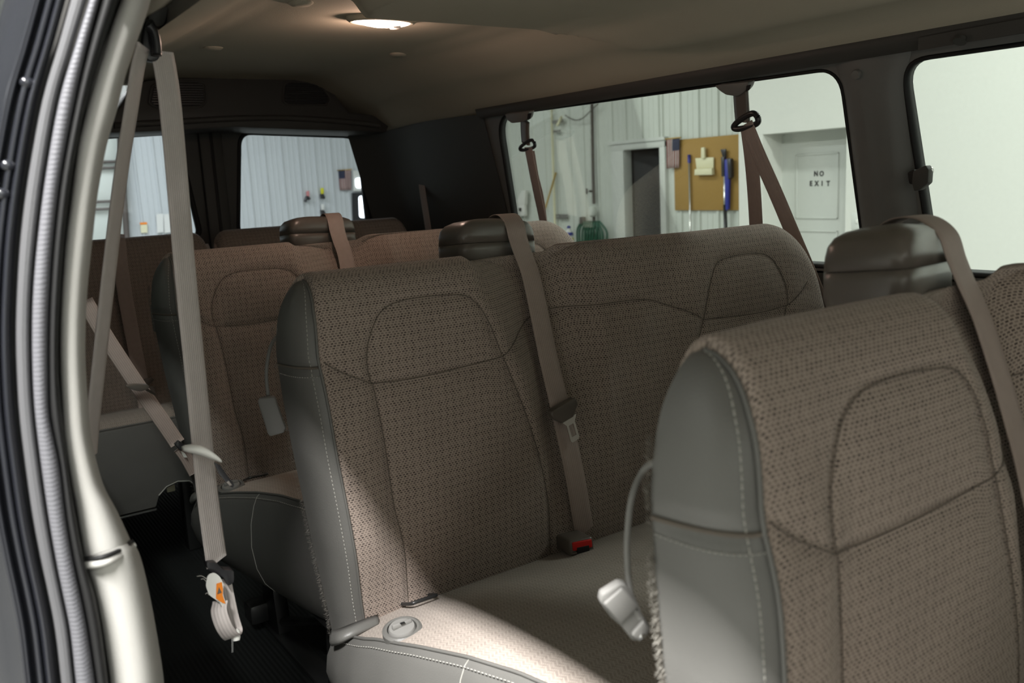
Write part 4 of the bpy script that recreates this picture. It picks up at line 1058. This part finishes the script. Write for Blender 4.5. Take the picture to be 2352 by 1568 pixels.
# dustpan
p = thing('dustpan', 'cream dustpan hung on the brown tool board', 'dustpan', sw_(1620, 400)); O.o = Vector(sw_(1620, 400))
prism('pan', [sw_(x, y, .045) for x, y in ((1599, 363), (1641, 361), (1641, 386), (1602, 388))], (-.02, 0, 0), M['ivory'], p, .006)
prism('lip', [sw_(x, y, .055) for x, y in ((1602, 388), (1641, 386), (1642, 401), (1601, 402))], (-.05, 0, 0), M['ivory'], p, .006)
prism('handle', roundpoly([sw_(x, y, .06) for x, y in ((1614, 339), (1621, 338), (1622, 363), (1614, 364))], .01, 3), (-.03, 0, 0), M['ivory'], p, .005)
O.o = Vector((0, 0, 0))
p = thing('mop_handle', 'steel pole with blue grip on the tool board', 'pole', sw_(1586, 540)); O.o = Vector(sw_(1586, 540))
tube('pole', [sw_(1583, 372, .06), sw_(1586, 545, .06)], .012, M['metal'], p, 10); tube('grip', [sw_(1582.5, 355, .06), sw_(1583, 374, .06)], .019, M['blue'], p, 10); O.o = Vector((0, 0, 0))
p = thing('snow_brush', 'blue snow brush with black bristles on the tool board', 'brush', sw_(1668, 520)); O.o = Vector(sw_(1668, 520))
prism('scraper', [sw_(x, y, .06) for x, y in ((1657, 343), (1669, 342), (1669, 362), (1663, 363))], (-.02, 0, 0), M['blackplastic'], p, .003)
tube('shaft', [sw_(1665, 360, .07), sw_(1665, 470, .07)], .018, M['metal'], p, 10); tube('lower_shaft', [sw_(1665, 470, .07), sw_(1667, 530, .07)], .022, M['blackplastic'], p, 10)
prism('head', [sw_(x, y, .06) for x, y in ((1668, 367), (1676, 364), (1679, 410), (1677, 480), (1671, 483), (1669, 420))], (-.035, 0, 0), M['blue'], p, .006)
prism('bristles', [sw_(x, y, .065) for x, y in ((1676, 363), (1685, 364), (1686, 406), (1679, 412))], (-.05, 0, 0), M['blackplastic'], p, .006)
prism('grip', [sw_(x, y, .06) for x, y in ((1661, 360), (1668, 360), (1669, 405), (1662, 405))], (-.04, 0, 0), M['blackplastic'], p, .006)
O.o = Vector((0, 0, 0))
# pipes, conduit and boxes left of the doorway
p = thing('air_pipe', 'dark vertical pipe with valve knob on the ribbed wall', 'pipe', sw_(1360, 470)); O.o = Vector(sw_(1360, 470))
tube('pipe', [sw_(1359, 215, .06), sw_(1362, 400, .06), sw_(1364, 468, .06)], .022, M['pipe'], p, 10); tube('valve_stem', [sw_(1363, 439, .06), sw_(1353, 439, .12)], .016, M['pipe'], p, 8)
lathe('valve_knob', sw_(1350, 439, .13), (-1, .6, 0), [(.005, 0), (.04, .005), (.04, .025), (.005, .03)], M['pipe'], p, 14)
O.o = Vector((0, 0, 0))
p = thing('regulator', 'pale filter regulator under the dark pipe', 'regulator', sw_(1360, 485)); O.o = Vector(sw_(1360, 485))
lathe('bowl', sw_(1361, 498, .10), (0, 0, 1), [(.02, 0), (.05, .02), (.06, .07), (.045, .13), (.02, .15)], M['panel'], p, 16); O.o = Vector((0, 0, 0))
tag(tube('cable', smoothpath([sw_(x, y, .10) for x, y in ((1374, 238), (1355, 256), (1340, 270), (1325, 276), (1310, 272), (1298, 264))], 5), .008, M['pipe']), 'thin dark cable drooping from the pipe top', 'cable')
tag(tube('conduit', [sw_(1266, 230, .06), sw_(1271, 400, .06), sw_(1276, 560, .06)], .018, M['ivory']), 'cream vertical conduit behind the rear window belt', 'conduit')
p = thing('conduit_bracket', 'grey bracket with angled arm on the cream conduit', 'bracket', sw_(1280, 285)); O.o = Vector(sw_(1280, 285))
box('plate', sw_(1281, 279, .06)-Vector((.01, .13, .02)), sw_(1281, 279, .06)+Vector((.01, .13, .025)), M['greyplastic'], p, .004); box('plate', sw_(1279, 301, .06)-Vector((.01, .08, .015)), sw_(1279, 301, .06)+Vector((.01, .08, .015)), M['greyplastic'], p, .004)
tube('arm', [sw_(1290, 268, .09), sw_(1280, 288, .09)], .02, M['ivory'], p, 8); O.o = Vector((0, 0, 0))
tag(tube('broom_handle', [sw_(1277, 396, .05), sw_(1252, 480, .25), sw_(1240, 530, .3)], .014, M['wood']), 'yellow wooden broom handle leaning by the conduit', 'broom')
p = thing('wall_phone', 'pale wall box with dark dial behind the rear belt', 'wall box', sw_(1201, 480)); O.o = Vector(sw_(1201, 480))
prism('tall_box', [sw_(x, y, .05) for x, y in ((1206, 437), (1213, 437), (1212, 470), (1190, 471), (1190, 466))], (-.06, 0, 0), M['white'], p, .004); box('lower_box', sw_(1200, 482, .05)-Vector((.06, .13, .09)), sw_(1200, 482, .05)+Vector((0, .13, .09)), M['white'], p, .006)
lathe('dial', sw_(1195, 481, .115), (-1, 0, 0), [(.03, 0), (.03, .01), (.004, .012)], M['black'], p, 14); O.o = Vector((0, 0, 0))
p = thing('label_plate', 'small grey sign plate low on the ribbed wall', 'sign', sw_(1290, 497)); O.o = Vector(sw_(1290, 497))
for yy in (494, 500): box('bar', sw_(1290, yy, .04)-Vector((.01, .14, .013)), sw_(1290, yy, .04)+Vector((.01, .14, .013)), M['greyplastic'], p, .002)
O.o = Vector((0, 0, 0))
# coiled hose on its hook
p = thing('garden_hose', 'coiled green hose hanging on a hook by the doorway', 'hose', sw_(1352, 505)); O.o = Vector(sw_(1352, 505))
rnd = random.Random(3)
for k in range(8):
    x0 = 1338+k*5.2; w = rnd.uniform(3, 6)
    c = [sw_(x0-2, 508, .08+.01*k), sw_(x0-8-w*(4-k)*.3, 530, .10+.012*k), sw_(x0-9, 575, .10+.012*k), sw_(x0+4, 600, .10+.01*k), sw_(x0+13, 575, .10+.01*k), sw_(x0+11+w*(k-3)*.4, 535, .10+.012*k), sw_(x0+2, 508, .08+.01*k)]
    tube('coil', smoothpath(c, 5), .015, M['green'], p, 8)
box('hook', sw_(1338, 506, .08)-Vector((.04, .03, .05)), sw_(1338, 506, .08)+Vector((.04, .03, .05)), M['pipe'], p, .01)
tube('drain', [sw_(1364, 498, .1), sw_(1364, 516, .1)], .02, M['pipe'], p, 8); O.o = Vector((0, 0, 0))
# shelf and spray bottle
sh = sw_(1310, 562, .2); shf = thing('utility_shelf', 'low utility shelf against the ribbed wall', 'shelf', (sh.x, sh.y, sh.z)); O.o = Vector(sh)
box('board', sh+Vector((-.2, .02, -.03)), sh+Vector((.16, .8, 0)), M['doorwhite'], shf, .004); box('bracket', sh+Vector((-.15, .3, -.2)), sh+Vector((.19, .33, -.03)), M['metal'], shf, .003); O.o = Vector((0, 0, 0))
bt = sw_(1308, 562, .2); p = thing('spray_bottle', 'white bottle with blue cap and yellow label on the shelf', 'bottle', bt); O.o = Vector(bt); hB = sw_(1308, 519, .2).z-bt.z
lathe('bottle', bt, (0, 0, 1), [(.055, 0), (.06, .02), (.06, hB*.55), (.045, hB*.72), (.022, hB*.85), (.022, hB*.9)], M['white'], p, 20)
lathe('cap', bt+Vector((0, 0, hB*.88)), (0, 0, 1), [(.026, 0), (.026, hB*.10), (.018, hB*.13)], M['blue'], p, 16)
lathe('label_band', bt+Vector((0, 0, hB*.14)), (0, 0, 1), [(.0605, 0), (.0615, .005), (.0615, hB*.22), (.0605, hB*.23)], M['yellow'], p, 20); lathe('blue_band', bt+Vector((0, 0, hB*.50)), (0, 0, 1), [(.060, 0), (.062, .004), (.056, hB*.16), (.052, hB*.17)], M['blue'], p, 20)
O.o = Vector((0, 0, 0))

# ---- things on the rear wall
def rw(x, y, off=.03): return at(x, y, Y=YW-off)
flag('wall_flag', 'striped flag on the rear wall seen through the back door glass', [rw(777, 391, .06), rw(806, 389, .06), rw(807, 436, .06), rw(781, 437, .06)], flagm('striped_flag_rear', 0, 1, 0, 1, False))
def tool(label, x, y, top, seg):
    p = thing('hanging_tool', label, 'tool', rw(x, y)); O.o = Vector(rw(x, y))
    prism('head', [rw(a, b, .05) for a, b in ((x-3, y-13), (x+3.5, y-14), (x+4, y), (x-2, y+1))], (0, -.05, 0), M[top], p, .01)
    if seg == 'fork': tube('black_part', smoothpath([rw(x-4, y+11, .08), rw(x-1, y+2, .08), rw(x+2, y+1, .08), rw(x+6, y+6, .08)], 4), .028, M['blackplastic'], p, 8)
    else: prism('black_part', [rw(a, b, .05) for a, b in ((x-5, y), (x+3, y), (x+7, y+8), (x+6, y+12), (x-3, y+11))], (0, -.06, 0), M['blackplastic'], p, .012)
    O.o = Vector((0, 0, 0))
tool('pink and black tool hanging on the rear wall, left of the pair', 705, 452, 'pink', 'fork')
tool('yellow and black tool hanging on the rear wall', 738, 445, 'yellow', 'b')
tool('white and black tool on the rear wall just above the bench', 739, 482, 'white', 'b')
p = thing('glazed_door', 'dark door with a bright daylit pane in the rear wall', 'door', rw(830, 560)); O.o = Vector(rw(830, 560))
prism('leaf', [rw(x, y, .05) for x, y in ((809, 443), (872, 440), (885, 640), (815, 650))], (0, .02, 0), M['blackplastic'], p)
prism('pane', roundpoly([rw(x, y, .06) for x, y in ((824, 450), (840, 449), (847, 500), (826, 500))], .05, 3), (0, .01, 0), M['daylight'], p); O.o = Vector((0, 0, 0))
p = thing('bright_window', 'small bright daylit window above the dark rear door', 'window', rw(826, 430)); O.o = Vector(rw(826, 430))
prism('frame', [rw(x, y, .05) for x, y in ((811, 392), (860, 389), (866, 437), (812, 439))], (0, .02, 0), M['white'], p)
prism('pane', roundpoly([rw(x, y, .06) for x, y in ((816, 409), (838, 408), (840, 431), (818, 432))], .05, 3), (0, .01, 0), M['daylight'], p); O.o = Vector((0, 0, 0))
p = thing('overhead_door', 'pale overhead garage door with dark rails at the far left', 'garage door', rw(255, 640)); O.o = Vector(rw(255, 640))
for k, (ya, yb) in enumerate(((250, 372), (374, 462), (464, 560), (562, 700))):
    prism('panel', [rw(x, y, .10) for x, y in ((120, ya+6), (286, ya), (289, yb-3), (120, yb+3))], (0, .04, 0), M['panel'], p, .01)
for ya in (370, 384, 461, 478): tube('rail', [rw(120, ya+6, .16), rw(288, ya, .16)], .022, M['pipe'], p, 8)
tube('track', [rw(271, 250, .22), rw(291, 540, .22), rw(296, 640, .22)], .045, M['pipe'], p, 8); O.o = Vector((0, 0, 0))
p = thing('wall_notice', 'two pale notice sheets on the rear wall behind the belt', 'notice', rw(378, 520)); O.o = Vector(rw(378, 520))
for a, b in ((359, 375), (376, 394)): prism('sheet', [rw(x, y, .045) for x, y in ((a, 492), (b, 490), (b+1, 533), (a+2, 535))], (0, .008, 0), M['white'], p)
O.o = Vector((0, 0, 0))
p = thing('warning_sign', 'small white and orange warning sign on the rear wall', 'sign', rw(330, 525)); O.o = Vector(rw(330, 525))
prism('plate', [rw(x, y, .045) for x, y in ((322, 511), (338, 510), (339, 534), (324, 535))], (0, .01, 0), M['ivory'], p); prism('orange_band', [rw(x, y, .05) for x, y in ((321, 511), (338, 510), (338, 515), (322, 516))], (0, .004, 0), M['orange'], p)
O.o = Vector((0, 0, 0))
